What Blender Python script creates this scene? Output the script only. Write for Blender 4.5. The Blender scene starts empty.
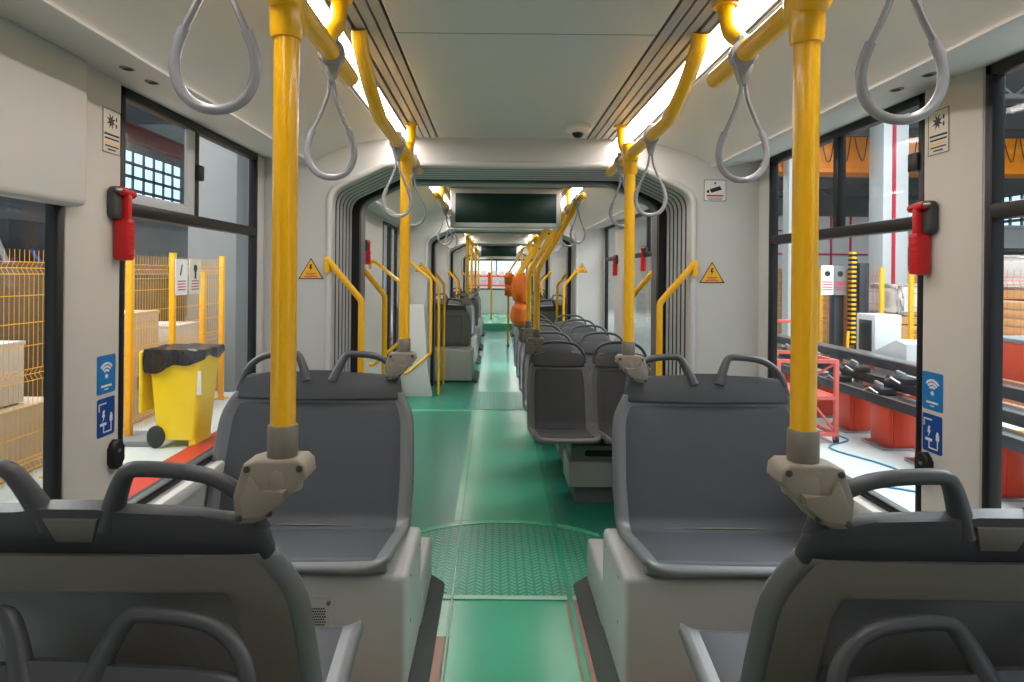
import bpy, bmesh, math, random
from mathutils import Vector, Matrix

# ------------------------------------------------------------------ camera, world, lights, exposure
SC = bpy.context.scene
COL = SC.collection
CAMX, EYE, F = -0.08, 1.475, 640.0        # camera x, eye height over the tram floor, focal length in pixels
VX, VY = 495.0, 274.0                     # vanishing point of the aisle
ROLL = math.radians(0.55)
cd = bpy.data.cameras.new('camera'); cam = bpy.data.objects.new('camera', cd); COL.objects.link(cam)
cd.sensor_width = 36.0; cd.lens = F / 1024 * 36.0
cd.shift_x = (512 - VX) / 1024; cd.shift_y = -(341 - VY) / 1024
cd.clip_start = 0.02; cd.clip_end = 200
cam.matrix_world = Matrix.Translation((CAMX, 0, EYE)) @ Matrix.Rotation(math.pi/2, 4, 'X') @ Matrix.Rotation(ROLL, 4, 'Z')
SC.camera = cam
wd = bpy.data.worlds.new('hall_air'); SC.world = wd; wd.use_nodes = True
wd.node_tree.nodes['Background'].inputs[0].default_value = (0.80, 0.90, 1.0, 1)
wd.node_tree.nodes['Background'].inputs[1].default_value = 1.1
SC.view_settings.view_transform = 'Standard'; SC.view_settings.look = 'None'
SC.view_settings.exposure = 0.0; SC.view_settings.gamma = 1.0; SC.view_settings.use_curve_mapping = False
LED_POWER = 17.0

def area(name, loc, sx, sy, power, color=(1, 1, 1), rot=(0, 0, 0)):
    l = bpy.data.lights.new(name, 'AREA'); l.shape = 'RECTANGLE'; l.size = sx; l.size_y = sy
    l.energy = power; l.color = color
    o = bpy.data.objects.new(name, l); o.location = loc; o.rotation_euler = rot; COL.objects.link(o); return o
# lamps of the workshop hall, high above both sides of the tram
area('hall_lamp', (-6.5, 5.5, 5.6), 6, 9, 1500, (1.0, 0.98, 0.95))
area('hall_lamp', (6.5, 5.5, 5.6), 6, 9, 1550, (0.93, 0.97, 1.0))
area('hall_lamp', (0.0, 27, 5.6), 8, 6, 1300, (1.0, 0.98, 0.97))

def P(px, py, D):
    """photo pixel at depth D -> world point"""
    x, y = px - VX, py - VY
    c, s = math.cos(ROLL), math.sin(ROLL)
    x, y = x*c + y*s, -x*s + y*c
    return Vector((CAMX + x*D/F, D, EYE - y*D/F))

# ------------------------------------------------------------------ materials
def lin(c):
    return tuple(((v/255)/12.92 if v/255 <= .04045 else ((v/255+.055)/1.055)**2.4) for v in c) + (1,)
MATS = {}
def mat(name, rgb, rough=.5, metal=0.0, noise=.06, nscale=6.0, bump=0.0, bscale=120.0, coat=0.0, emit=0.0, spec=.5):
    if name in MATS: return MATS[name]
    m = bpy.data.materials.new(name); m.use_nodes = True; MATS[name] = m
    nt = m.node_tree; b = nt.nodes['Principled BSDF']
    b.inputs['Roughness'].default_value = rough; b.inputs['Metallic'].default_value = metal
    b.inputs['Coat Weight'].default_value = coat; b.inputs['Coat Roughness'].default_value = .1
    b.inputs['Specular IOR Level'].default_value = spec
    col = lin(rgb)
    tc = nt.nodes.new('ShaderNodeTexCoord')
    n = nt.nodes.new('ShaderNodeTexNoise'); n.inputs['Scale'].default_value = nscale; n.inputs['Detail'].default_value = 3
    nt.links.new(tc.outputs['Object'], n.inputs['Vector'])
    r = nt.nodes.new('ShaderNodeMix'); r.data_type = 'RGBA'
    r.inputs[6].default_value = tuple(max(0, v*(1-noise)) for v in col[:3]) + (1,)
    r.inputs[7].default_value = tuple(min(1, v*(1+noise)) for v in col[:3]) + (1,)
    nt.links.new(n.outputs['Fac'], r.inputs[0]); nt.links.new(r.outputs[2], b.inputs['Base Color'])
    if bump:
        n2 = nt.nodes.new('ShaderNodeTexNoise'); n2.inputs['Scale'].default_value = bscale
        nt.links.new(tc.outputs['Object'], n2.inputs['Vector'])
        bp = nt.nodes.new('ShaderNodeBump'); bp.inputs['Strength'].default_value = bump; bp.inputs['Distance'].default_value = .004
        nt.links.new(n2.outputs['Fac'], bp.inputs['Height']); nt.links.new(bp.outputs[0], b.inputs['Normal'])
    if emit:
        b.inputs['Emission Color'].default_value = col; b.inputs['Emission Strength'].default_value = emit
    return m

def glass_mat(name, tint, refl):
    m = bpy.data.materials.new(name); m.use_nodes = True; nt = m.node_tree; nt.nodes.clear()
    out = nt.nodes.new('ShaderNodeOutputMaterial'); mx = nt.nodes.new('ShaderNodeMixShader')
    t = nt.nodes.new('ShaderNodeBsdfTransparent'); t.inputs[0].default_value = tint
    g = nt.nodes.new('ShaderNodeBsdfGlossy'); g.inputs['Roughness'].default_value = .02
    lw = nt.nodes.new('ShaderNodeLayerWeight'); lw.inputs[0].default_value = .5
    pw = nt.nodes.new('ShaderNodeMath'); pw.operation = 'POWER'; pw.inputs[1].default_value = 5
    mu = nt.nodes.new('ShaderNodeMath'); mu.operation = 'MULTIPLY_ADD'; mu.inputs[1].default_value = refl; mu.inputs[2].default_value = .02
    nt.links.new(lw.outputs['Facing'], pw.inputs[0]); nt.links.new(pw.outputs[0], mu.inputs[0]); nt.links.new(mu.outputs[0], mx.inputs[0])
    nt.links.new(t.outputs[0], mx.inputs[1]); nt.links.new(g.outputs[0], mx.inputs[2]); nt.links.new(mx.outputs[0], out.inputs[0])
    return m

def film_mat(name, rgb, rough):
    """green protective film: glossy plastic, slightly patchy"""
    m = mat(name, rgb, rough, 0, .07, 1.5, .0)
    return m

def tread_mat(name, rgb):
    """chevron tread plate under green film"""
    m = mat(name, rgb, .3, 0, .1, 4)
    nt = m.node_tree; b = nt.nodes['Principled BSDF']
    tc = nt.nodes.new('ShaderNodeTexCoord'); sp = nt.nodes.new('ShaderNodeSeparateXYZ')
    nt.links.new(tc.outputs['Object'], sp.inputs[0])
    def M(op, a, bb=None):
        n = nt.nodes.new('ShaderNodeMath'); n.operation = op
        for i, v in enumerate((a, bb)):
            if v is None: continue
            if isinstance(v, (int, float)): n.inputs[i].default_value = v
            else: nt.links.new(v, n.inputs[i])
        return n.outputs[0]
    zig = M('PINGPONG', sp.outputs[0], .04)
    t = M('ADD', sp.outputs[1], M('MULTIPLY', zig, .9))
    s = M('SINE', M('MULTIPLY', t, 190))
    gap = M('GREATER_THAN', M('PINGPONG', sp.outputs[0], .04), .006)
    gap2 = M('LESS_THAN', M('PINGPONG', sp.outputs[0], .04), .034)
    cl = nt.nodes.new('ShaderNodeClamp'); nt.links.new(M('MULTIPLY_ADD', s, 1.4), cl.inputs[0])
    h = M('MULTIPLY', M('MULTIPLY', cl.outputs[0], gap), gap2)
    old = b.inputs['Base Color'].links[0].from_socket
    mx = nt.nodes.new('ShaderNodeMix'); mx.data_type = 'RGBA'; mx.inputs[7].default_value = lin((140, 206, 180))  # lighter ridges: sheen of the chevrons put into the colour, with film wear
    nt.links.new(M('MULTIPLY', h, .45), mx.inputs[0]); nt.links.new(old, mx.inputs[6]); nt.links.new(mx.outputs[2], b.inputs['Base Color'])
    bp = nt.nodes.new('ShaderNodeBump'); bp.inputs['Strength'].default_value = .7; bp.inputs['Distance'].default_value = .004
    nt.links.new(h, bp.inputs['Height']); nt.links.new(bp.outputs[0], b.inputs['Normal'])
    return m

M = dict(
    wall=mat('wall_white', (205, 205, 200), .5, 0, .03, 2), wall_warm=mat('pillar_beige', (206, 202, 192), .5, 0, .03, 2),
    ceil=mat('ceiling_grey', (206, 208, 204), .38, 0, .02, 1.5), cove=mat('cove_white', (210, 210, 206), .45, 0, .02, 1.5),
    vent=mat('vent_aluminium', (168, 168, 167), .45, .0, .03, 3), slot=mat('slot_dark', (26, 26, 26), .7),
    black=mat('frame_black', (20, 20, 21), .45), rubber=mat('rubber_black', (24, 25, 26), .6),
    yellow=mat('handrail_yellow', (255, 190, 0), .28, 0, .03, 3, coat=.4), yellowp=mat('fence_yellow', (247, 178, 20), .45),
    strap=mat('strap_grey', (158, 159, 162), .25, 0, .05, 8, coat=.3),
    clamp=mat('clamp_taupe', (142, 132, 118), .5, 0, .04, 10, .05, 300), steel=mat('steel', (170, 170, 170), .3, .9),
    collar=mat('collar_taupe', (126, 118, 106), .5, 0, .04, 10),
    shell=mat('seat_shell_grey', (114, 116, 118), .34, 0, .04, 8, .03, 400), pad=mat('seat_pad_charcoal', (70, 73, 78), .55, 0, .07, 20, .25, 500),
    cap=mat('seat_cap_grey', (70, 72, 74), .42, 0, .04, 8, .05, 400), cover=mat('seat_cover_taupe', (122, 118, 108), .5, 0, .04, 8, .05, 400),
    recess=mat('seat_recess_dark', (84, 79, 72), .55, 0, .05, 10, .05, 400), plate=mat('seat_plate_taupe', (112, 108, 98), .5),
    podium=mat('podium_white', (176, 177, 173), .45, 0, .03, 3), skirt=mat('skirt_grey', (70, 74, 72), .5, 0, .08, 5),
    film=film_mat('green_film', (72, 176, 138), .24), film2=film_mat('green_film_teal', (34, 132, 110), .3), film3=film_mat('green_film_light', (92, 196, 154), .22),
    filmseam=film_mat('green_film_overlap', (46, 152, 116), .26),
    tread=tread_mat('tread_plate', (44, 142, 112)), bare=mat('bare_floor', (176, 142, 126), .55, 0, .12, 12), filmwhite=mat('film_edge', (160, 205, 180), .3),
    red=mat('hammer_red', (200, 24, 28), .35, 0, .05, 8), holder=mat('holder_grey', (62, 63, 64), .45), bellows=mat('bellows_grey', (200, 200, 202), .4, .1, .06, 5),
    white=mat('sticker_white', (232, 230, 224), .4), ink=mat('ink_black', (22, 22, 24), .5), blue=mat('sticker_blue', (24, 122, 190), .35),
    navy=mat('sticker_navy', (22, 74, 150), .35), orange=mat('warning_orange', (250, 186, 34), .4), cream=mat('sticker_cream', (214, 208, 190), .4),
    redink=mat('ink_red', (190, 40, 60), .5), bag=mat('orange_bag', (255, 124, 28), .35, 0, .1, 20, .3, 40),
    screen=mat('screen_green_black', (14, 48, 40), .35, 0, .1, 3, spec=.3), housing=mat('display_housing', (198, 200, 196), .4),
    led=mat('led_diffuser', (255, 246, 244), .5, 0, 0, 1, emit=LED_POWER),
    hallfloor=mat('hall_floor', (196, 204, 202), .4, 0, .07, 1.2), redsteel=mat('red_steel', (176, 44, 30), .45, 0, .1, 5),
    bin=mat('bin_yellow', (240, 208, 20), .4, 0, .05, 4), bagblack=mat('bin_bag', (30, 31, 34), .25, 0, .1, 10, .6, 25), tyre=mat('tyre', (40, 42, 46), .6),
    concrete=mat('concrete', (128, 132, 134), .8, 0, .12, 2.5, .2, 30), carton=mat('carton', (190, 176, 156), .8, 0, .08, 3), darkmach=mat('machine_dark', (44, 46, 52), .5, .2, .2, 6),
    whitep=mat('painted_white', (200, 203, 204), .4), roof=mat('hall_roof', (150, 150, 150), .8, 0, .15, 2), girder=mat('girder_grey', (120, 122, 124), .6, 0, .1, 3),
    girderred=mat('girder_red', (120, 40, 36), .6), brownload=mat('brown_load', (112, 92, 72), .8, 0, .2, 9), wood=mat('pallet_wood', (196, 150, 100), .8, 0, .18, 9), crane=mat('crane_orange', (244, 142, 12), .45),
    standred=mat('stand_red', (206, 66, 34), .4, 0, .07, 5), rose=mat('trolley_red', (214, 104, 92), .5), wrap=mat('pallet_wrap', (206, 200, 194), .3, 0, .15, 10, .5, 12),
    winglow=mat('hall_window_daylight', (190, 226, 255), .5, 0, .25, 1.5, emit=1.6), cable=mat('cable_blue', (40, 130, 160), .5), grey=mat('mid_grey', (120, 122, 124), .5),
    glass=glass_mat('window_glass', (.96, .98, .98, 1), .5), doorglass=glass_mat('door_glass', (.88, .90, .90, 1), .5),
)

# ------------------------------------------------------------------ mesh helpers
def fillet(pts, r, n=6, closed=False):
    pts = [Vector(p) for p in pts]; out = []
    N = len(pts)
    for i, p in enumerate(pts):
        if not closed and i in (0, N-1): out.append(p); continue
        a, b = pts[i-1], pts[(i+1) % N]
        d1, d2 = (a-p), (b-p); l1, l2 = d1.length, d2.length
        d1.normalize(); d2.normalize()
        ang = d1.angle(d2)
        if ang > math.pi-.02: out.append(p); continue
        t = min(r/math.tan(ang/2), l1*.48, l2*.48)
        q0, q1 = p+d1*t, p+d2*t
        for k in range(n+1):
            s = k/n
            out.append(q0*(1-s)**2 + p*2*s*(1-s) + q1*s*s)
    return out

def catmull(pts, n):
    """n samples (equal parameter) of a Catmull-Rom through tuples pts"""
    out = []; N = len(pts)-1
    for k in range(n):
        t = k/(n-1)*N; i = min(int(t), N-1); f = t-i
        p = [pts[max(0, min(N, j))] for j in (i-1, i, i+1, i+2)]
        out.append(tuple(.5*(2*b+(c-a)*f+(2*a-5*b+4*c-d)*f*f+(3*b-a-3*c+d)*f**3) for a, b, c, d in zip(*p)))
    return out

class MB:
    def __init__(s): s.bm = bmesh.new()
    def merge(s, b):
        me = bpy.data.meshes.new('tmp'); b.to_mesh(me); b.free(); s.bm.from_mesh(me); bpy.data.meshes.remove(me); return s
    def box(s, lo, hi, bev=0.0, seg=2, rot=None, about=None):
        lo, hi = Vector(lo), Vector(hi); c = (lo+hi)/2; d = hi-lo
        b = bmesh.new(); bmesh.ops.create_cube(b, size=1.0)
        for v in b.verts: v.co = Vector((v.co.x*d.x, v.co.y*d.y, v.co.z*d.z))
        if bev: bmesh.ops.bevel(b, geom=list(b.edges), offset=min(bev, .49*min(abs(d.x), abs(d.y), abs(d.z))), segments=seg, profile=.5, affect='EDGES')
        for v in b.verts:
            v.co = v.co + c
            if rot is not None:
                a = Vector(about) if about is not None else c
                v.co = rot @ (v.co-a) + a
        return s.merge(b)
    def tube(s, pts, r, seg=12, closed=False, flat=None, up=None, radii=None):
        """tube along pts; flat=(ra, rb) makes an oval with ra along the frame's first axis"""
        pts = [Vector(p) for p in pts]; N = len(pts); b = s.bm; rings = []
        T = []
        for i in range(N):
            if closed: t = pts[(i+1) % N]-pts[i-1]
            else: t = pts[min(i+1, N-1)]-pts[max(i-1, 0)]
            T.append(t.normalized())
        nrm = Vector(up) if up is not None else (Vector((0, 0, 1)) if abs(T[0].z) < .9 else Vector((1, 0, 0)))
        nrm = (nrm - T[0]*nrm.dot(T[0])).normalized()
        for i in range(N):
            if i or up is not None:
                base = Vector(up) if up is not None else nrm
                q = base - T[i]*base.dot(T[i])
                if q.length > 1e-4: nrm = q.normalized()
            bi = T[i].cross(nrm)
            ra, rb = flat if flat else (r, r)
            if radii: ra = rb = radii[i]
            rings.append([b.verts.new(pts[i]+nrm*ra*math.cos(2*math.pi*k/seg)+bi*rb*math.sin(2*math.pi*k/seg)) for k in range(seg)])
        for i in range(N if closed else N-1):
            A, B = rings[i], rings[(i+1) % N]
            for k in range(seg): b.faces.new((A[k], A[(k+1) % seg], B[(k+1) % seg], B[k]))
        if not closed:
            b.faces.new(rings[0][::-1]); b.faces.new(rings[-1])
        return s
    def lathe(s, prof, c=(0, 0, 0), seg=24, axis=(0, 0, 1), cap=True):
        c = Vector(c); a = Vector(axis).normalized()
        u = a.orthogonal().normalized(); w = a.cross(u); b = s.bm
        rings = [[b.verts.new(c+a*z+(u*math.cos(2*math.pi*k/seg)+w*math.sin(2*math.pi*k/seg))*max(r, 1e-4)) for k in range(seg)] for r, z in prof]
        for A, B in zip(rings, rings[1:]):
            for k in range(seg): b.faces.new((A[k], A[(k+1) % seg], B[(k+1) % seg], B[k]))
        if cap: b.faces.new(rings[0][::-1]); b.faces.new(rings[-1])
        return s
    def prism(s, poly, fr, d0, d1, bev=0.0, seg=2):
        """poly: list of (a, b) in frame fr = (origin, u, v, n); extruded from d0 to d1 along n"""
        o, u, v, n = [Vector(q) for q in fr]
        b = bmesh.new()
        A = [b.verts.new(o+u*p[0]+v*p[1]+n*d0) for p in poly]; B = [b.verts.new(o+u*p[0]+v*p[1]+n*d1) for p in poly]
        N = len(poly)
        b.faces.new(A[::-1]); top = b.faces.new(B)
        for i in range(N): b.faces.new((A[i], A[(i+1) % N], B[(i+1) % N], B[i]))
        if bev: bmesh.ops.bevel(b, geom=[e for e in b.edges if e in set(top.edges)] + [e for e in b.edges if all(x in set(A) for x in e.verts)], offset=bev, segments=seg, profile=.5, affect='EDGES')
        return s.merge(b)
    def grid(s, fn, nu, nv, flip=False):
        b = s.bm
        V = [[b.verts.new(fn(i/(nu-1), j/(nv-1))) for j in range(nv)] for i in range(nu)]
        for i in range(nu-1):
            for j in range(nv-1):
                q = (V[i][j], V[i+1][j], V[i+1][j+1], V[i][j+1])
                b.faces.new(q[::-1] if flip else q)
        return s
    def ringwall(s, outer, inner, y0, y1):
        """wall with a hole in the XZ plane, loops with equal counts, extruded from y0 to y1"""
        b = s.bm; N = len(outer)
        L = {}
        for nm, loop in (('o', outer), ('i', inner)):
            for k, y in enumerate((y0, y1)): L[nm, k] = [b.verts.new((p[0], y, p[1])) for p in loop]
        for i in range(N-1):
            j = i+1
            b.faces.new((L['o', 0][i], L['o', 0][j], L['i', 0][j], L['i', 0][i]))
            b.faces.new((L['o', 1][j], L['o', 1][i], L['i', 1][i], L['i', 1][j]))
            b.faces.new((L['i', 0][i], L['i', 0][j], L['i', 1][j], L['i', 1][i]))
            b.faces.new((L['o', 0][j], L['o', 0][i], L['o', 1][i], L['o', 1][j]))
        return s
    def build(s, name, m, parent=None, smooth=40, solid=0.0, fix=True):
        me = bpy.data.meshes.new(name)
        if fix and not solid: bmesh.ops.recalc_face_normals(s.bm, faces=list(s.bm.faces))
        s.bm.to_mesh(me); s.bm.free()
        me.materials.append(m if not isinstance(m, str) else M[m])
        if smooth:
            me.polygons.foreach_set('use_smooth', [True]*len(me.polygons)); me.set_sharp_from_angle(angle=math.radians(smooth))
        o = bpy.data.objects.new(name, me); COL.objects.link(o)
        if solid:
            md = o.modifiers.new('solid', 'SOLIDIFY'); md.thickness = solid; md.offset = -1
        if parent is not None: o.parent = parent
        return o

def tag(o, label=None, cat=None, group=None, kind=None):
    if label: o['label'] = label
    if cat: o['category'] = cat
    if group: o['group'] = group
    if kind: o['kind'] = kind
    return o
def empty(name, loc, label=None, cat=None, group=None, rz=0.0, kind=None):
    o = bpy.data.objects.new(name, None); o.empty_display_size = .1; o.location = loc; o.rotation_euler = (0, 0, rz)
    COL.objects.link(o); return tag(o, label, cat, group, kind)
def dup(root, loc=None, rz=None, label=None, group=None):
    r = root.copy(); COL.objects.link(r)
    if loc is not None: r.location = loc
    if rz is not None: r.rotation_euler = (0, 0, rz)
    if label: r['label'] = label
    if group: r['group'] = group
    for ch in list(root.children):
        c = ch.copy(); COL.objects.link(c); c.parent = r
        for g in list(ch.children):
            d = g.copy(); COL.objects.link(d); d.parent = c
    return r
def struct(o): o['kind'] = 'structure'; return o
X, Y, Z = Vector((1, 0, 0)), Vector((0, 1, 0)), Vector((0, 0, 1))
def ngon(n, r, c=(0, 0), a0=0.0, ry=None):
    return [(c[0]+r*math.cos(a0+2*math.pi*k/n), c[1]+(ry or r)*math.sin(a0+2*math.pi*k/n)) for k in range(n)]
def rrect(w, h, r, n=4, c=(0, 0)):
    out = []
    for cx, cy, a in ((w/2-r, h/2-r, 0), (-w/2+r, h/2-r, 90), (-w/2+r, -h/2+r, 180), (w/2-r, -h/2+r, 270)):
        for k in range(n+1):
            t = math.radians(a+90*k/n); out.append((c[0]+cx+r*math.cos(t), c[1]+cy+r*math.sin(t)))
    return out
def arc_band(c, r0, r1, a0, a1, n=12):
    o = [(c[0]+r1*math.cos(math.radians(a0+(a1-a0)*k/n)), c[1]+r1*math.sin(math.radians(a0+(a1-a0)*k/n))) for k in range(n+1)]
    i = [(c[0]+r0*math.cos(math.radians(a1+(a0-a1)*k/n)), c[1]+r0*math.sin(math.radians(a1+(a0-a1)*k/n))) for k in range(n+1)]
    return o+i

# ------------------------------------------------------------------ the tram body
HW, CEIL, RAILZ = 1.25, 2.155, 1.985
SECT = [(-1.6, 3.26), (3.95, 7.8), (8.6, 11.4), (12.2, 16.2), (17.0, 21.4)]
HOLE = [(-.90, 0.0), (-.90, 1.875), (-.62, 2.01), (.62, 2.01), (.90, 1.875), (.90, 0.0)]
def hole_loop(off=0.0, r=.10, z0=0.0, up=None):
    up = off if up is None else up
    p = [Vector((x + (off if x > 0 else -off), 0, max(z0, z + (up if z > .1 else 0)))) for x, z in HOLE]
    if z0: p[0].z = p[-1].z = z0
    f = [p[0]] + fillet(p, r, 6)[1:-1] + [p[-1]]
    return [(v.x, v.z) for v in f]

# floor: one slab, films and tread plates lie on it
struct(MB().box((-1.32, -1.6, -.12), (1.32, 21.4, 0)).build('floor', 'bare', None))

def ceiling_profile():
    """right half, from the centre line to the wall"""
    p = [(0, CEIL), (.37, CEIL)]
    x = .37
    for k in range(3):
        p += [(x, CEIL+.018), (x+.007, CEIL+.018), (x+.007, CEIL-.003), (x+.034, CEIL-.003)]; x += .034
    p += [(.474, CEIL+.018), (.482, CEIL+.018), (.482, CEIL-.004), (.50, CEIL-.006), (.50, CEIL+.02), (.61, CEIL+.02), (.61, CEIL-.012)]
    return p
COVE = catmull([(.61, 2.143), (.70, 2.134), (.83, 2.102), (.94, 2.060), (.992, 2.026), (1.015, 2.014), (1.25, 2.05)], 22)
def sheet(mb, prof, y0, y1, mirror, seg=1):
    b = mb.bm
    for sx in ((1, -1) if mirror else (1,)):
        A = [b.verts.new((sx*x, y0, z)) for x, z in prof]; B = [b.verts.new((sx*x, y1, z)) for x, z in prof]
        for i in range(len(prof)-1):
            b.faces.new((A[i], A[i+1], B[i+1], B[i]))
    return mb

for i, (y0, y1) in enumerate(SECT):
    c = MB().box((-.37, y0, CEIL), (.37, y1, CEIL+.05))
    struct(c.build('ceiling', 'ceil'))
    sheet(MB(), ceiling_profile()[1:], y0, y1, True).build('vent_grille', 'vent', bpy.context.scene.objects['ceiling' if i == 0 else 'ceiling.%03d' % i], 0)
    ce = bpy.context.scene.objects['ceiling' if i == 0 else 'ceiling.%03d' % i]
    s = MB()
    for sx in (-1, 1):
        for k in range(3):
            xx = sx*(.37+.034*k+.0035); s.box((xx-.0035, y0, CEIL+.0178), (xx+.0035, y1, CEIL+.02))
        s.box((sx*.478-.004, y0, CEIL+.0178), (sx*.478+.004, y1, CEIL+.02))
    s.build('vent_slots', 'slot', ce, 0)
    sheet(MB(), COVE, y0, y1, True).build('cove_panel', 'cove', ce, 60, solid=0)
    s = MB()
    seams = [1.81] if i == 0 else [(y0+y1)/2]
    for yy in seams:
        s.box((-.37, yy-.0015, CEIL-.0008), (.37, yy+.0015, CEIL+.001))
    s.build('panel_seam', 'grey', ce, 0)
    # light bands
    for sx, side in ((-1, 'left'), (1, 'right')):
        la = (.05 if i == 0 else y0+.05); lb = y1-.03
        t = empty('ceiling_light', (sx*.555, la, CEIL+.0), 'bright %s-hand light band in the ceiling of the %s' % (side, ['nearest carriage section', 'second carriage section', 'third carriage section', 'fourth carriage section', 'last carriage section by the windscreen'][i]), 'ceiling light', 'light bands along the ceiling')
        MB().box((-.045, 0, -.004), (.045, lb-la, .014), .004).build('diffuser', 'led', t)
        r = MB()
        for q in (-1, 1): r.box((q*.047-.003, 0, -.008), (q*.047+.003, lb-la, .016))
        r.build('light_frame', 'vent', t)

def wall(side, y0, y1, openings):
    """side -1/+1; openings = [(ya, yb, z0, z1)]"""
    xa, xb = (HW, HW+.04) if side > 0 else (-HW-.04, -HW)
    m = MB(); y = y0
    for ya, yb, z0, z1 in sorted(openings):
        if ya > y: m.box((xa, y, 0), (xb, ya, 2.14))
        if z0 > 0: m.box((xa, ya, 0), (xb, yb, z0))
        if z1 < 2.14: m.box((xa, ya, z1), (xb, yb, 2.14))
        y = yb
    if y < y1: m.box((xa, y, 0), (xb, y1, 2.14))
    return struct(m.build('wall_left' if side < 0 else 'wall_right', 'wall', None, 0))

NWIN = [0]
def window(side, ya, yb, z0, z1, bar=None, split=None, fw=.028):
    """black framed window: outer frame, optional bar with a sliding top row, panes"""
    NWIN[0] += 1
    xa, xb = (HW-.008, HW+.03) if side > 0 else (-HW-.03, -HW+.008)
    f = MB()
    f.box((xa, ya, z0), (xb, ya+fw, z1), .006); f.box((xa, yb-fw, z0), (xb, yb, z1), .006)
    f.box((xa, ya, z1-fw*1.7), (xb, yb, z1), .006); f.box((xa, ya, z0), (xb, yb, z0+fw), .006)
    w = f.build('window_%d' % NWIN[0], 'black'); struct(w)
    gx = side*(HW+.015)
    if bar:
        MB().box((xa, ya+fw*.5, bar-.022), (xb, yb-fw*.5, bar+.022), .008).build('bar', 'black', w)
        MB().box((gx-.003, ya+fw*.6, z0+fw*.6), (gx+.003, yb-fw*.6, bar)).build('pane', 'glass', w)
        if split:
            for k, (a, b) in enumerate(((ya+fw*.6, split), (split, yb-fw*.6))):
                gg = gx + side*(.012 if k else -.004)
                MB().box((gg-.003, a, bar), (gg+.003, b, z1-fw)).build('pane', 'glass', w)
            MB().box((gx-.02, split-.018, bar), (gx+.014, split+.018, z1-fw), .004).build('sash', 'black', w)
        else:
            MB().box((gx-.003, ya+fw*.6, bar), (gx+.003, yb-fw*.6, z1-fw)).build('pane', 'glass', w)
    else:
        MB().box((gx-.003, ya+fw*.6, z0+fw*.6), (gx+.003, yb-fw*.6, z1-fw)).build('pane', 'glass', w)
    # pale inner ledge under the pane
    if z0 > .3:
        x0, x1 = (HW-.055, HW+.01) if side > 0 else (-HW-.01, -HW+.055)
        MB().box((x0, ya-.02, z0-.05), (x1, yb+.02, z0), .012).build('sill', 'wall', w)
    return w
NDOOR = [0]
def door(side, ya, yb, z1, glasskey='doorglass'):
    NDOOR[0] += 1
    xa, xb = (HW-.008, HW+.03) if side > 0 else (-HW-.03, -HW+.008)
    f = MB(); fw = .03
    for a, b in ((ya, ya+fw), (yb-fw, yb), ((ya+yb)/2-.05, (ya+yb)/2+.05)): f.box((xa, a, .02), (xb, b, z1), .008)
    f.box((xa, ya, z1-fw), (xb, yb, z1), .008); f.box((xa, ya, .02), (xb, yb, .22), .008)
    d = struct(f.build('door_%d' % NDOOR[0], 'black'))
    gx = side*(HW+.015)
    for a, b in ((ya+fw, (ya+yb)/2-.05), ((ya+yb)/2+.05, yb-fw)):
        MB().box((gx-.004, a-.01, .2), (gx+.004, b+.01, z1-fw+.01)).build('pane', glasskey, d)
    return d

# section A
WT, WS = 2.065, .69
wall(-1, -1.6, 3.26, [(-.45, 1.73, 0, 1.685), (1.985, 3.13, WS, WT)])
door(-1, -.45, 1.73, 1.685)
window(-1, 1.985, 3.13, WS, WT, 1.67, 2.51)
wall(1, -1.6, 3.26, [(-.3, 1.735, WS, WT), (1.98, 3.10, WS, WT)])
window(1, -.3, 1.735, WS, WT, 1.655, None)
window(1, 1.98, 3.10, WS, WT, 1.65, 2.5)
w = bpy.context.scene.objects['window_1']
MB().box((-HW-.012, 2.425, 1.69), (-HW+.002, 2.485, WT-.05), .003).build('sash_strip', 'whitep', w)
MB().box((-HW-.012, 2.015, 1.69), (-HW+.002, 2.43, 1.725), .003).build('sash_strip', 'whitep', w)
for side, yy, zz in ((-1, 2.51, 1.86), (1, 2.02, 1.84)):
    w = bpy.context.scene.objects['window_1' if side < 0 else 'window_3']
    x = side*(HW+.0)
    MB().box((x-.018, yy-.024, zz-.03), (x+.018, yy+.024, zz+.03), .006).build('latch', 'black', w)
NT = [0]
def trim(mb, m, smooth=40):
    NT[0] += 1
    return struct(mb.build('trim_%d' % NT[0], m, None, smooth))
# door header box, pillar covers
trim(MB().box((-HW, -.6, 1.645), (-HW+.062, 1.745, 2.05), .02, 3), 'wall')
def pillar(side, ya, yb, z0=.72, z1=2.05, d=.03, m='wall_warm'):
    fr = ((side*HW, 0, z0), (0, 1, 0), (-side, 0, 0), (0, 0, 1))
    trim(MB().prism([(ya, -.001), (ya, .004), (ya+.055, d), (yb-.02, d), (yb, .012), (yb, -.001)], fr, 0, z1-z0), m, 30)
pillar(1, 1.745, 1.962); pillar(-1, 1.735, 1.962, 0)
pillar(1, 3.105, 3.2, .0, 2.04, .02, 'wall'); pillar(-1, 3.135, 3.2, .0, 2.04, .02, 'wall')
# bulkhead behind the camera
struct(MB().box((-1.32, -1.66, 0), (1.32, -1.6, 2.18)).build('wall_back', 'wall'))

# section B
wall(-1, 3.95, 7.8, [(6.65, 7.6, 0, 2.02)])
door(-1, 6.65, 7.6, 2.02)
wall(1, 3.95, 7.8, [(4.7, 6.55, WS, WT), (6.98, 7.7, WS, WT)])
window(1, 4.7, 6.55, WS, WT, 1.66, 5.6); window(1, 6.98, 7.7, WS, WT, 1.66, None)
pillar(1, 6.57, 6.96)
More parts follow.
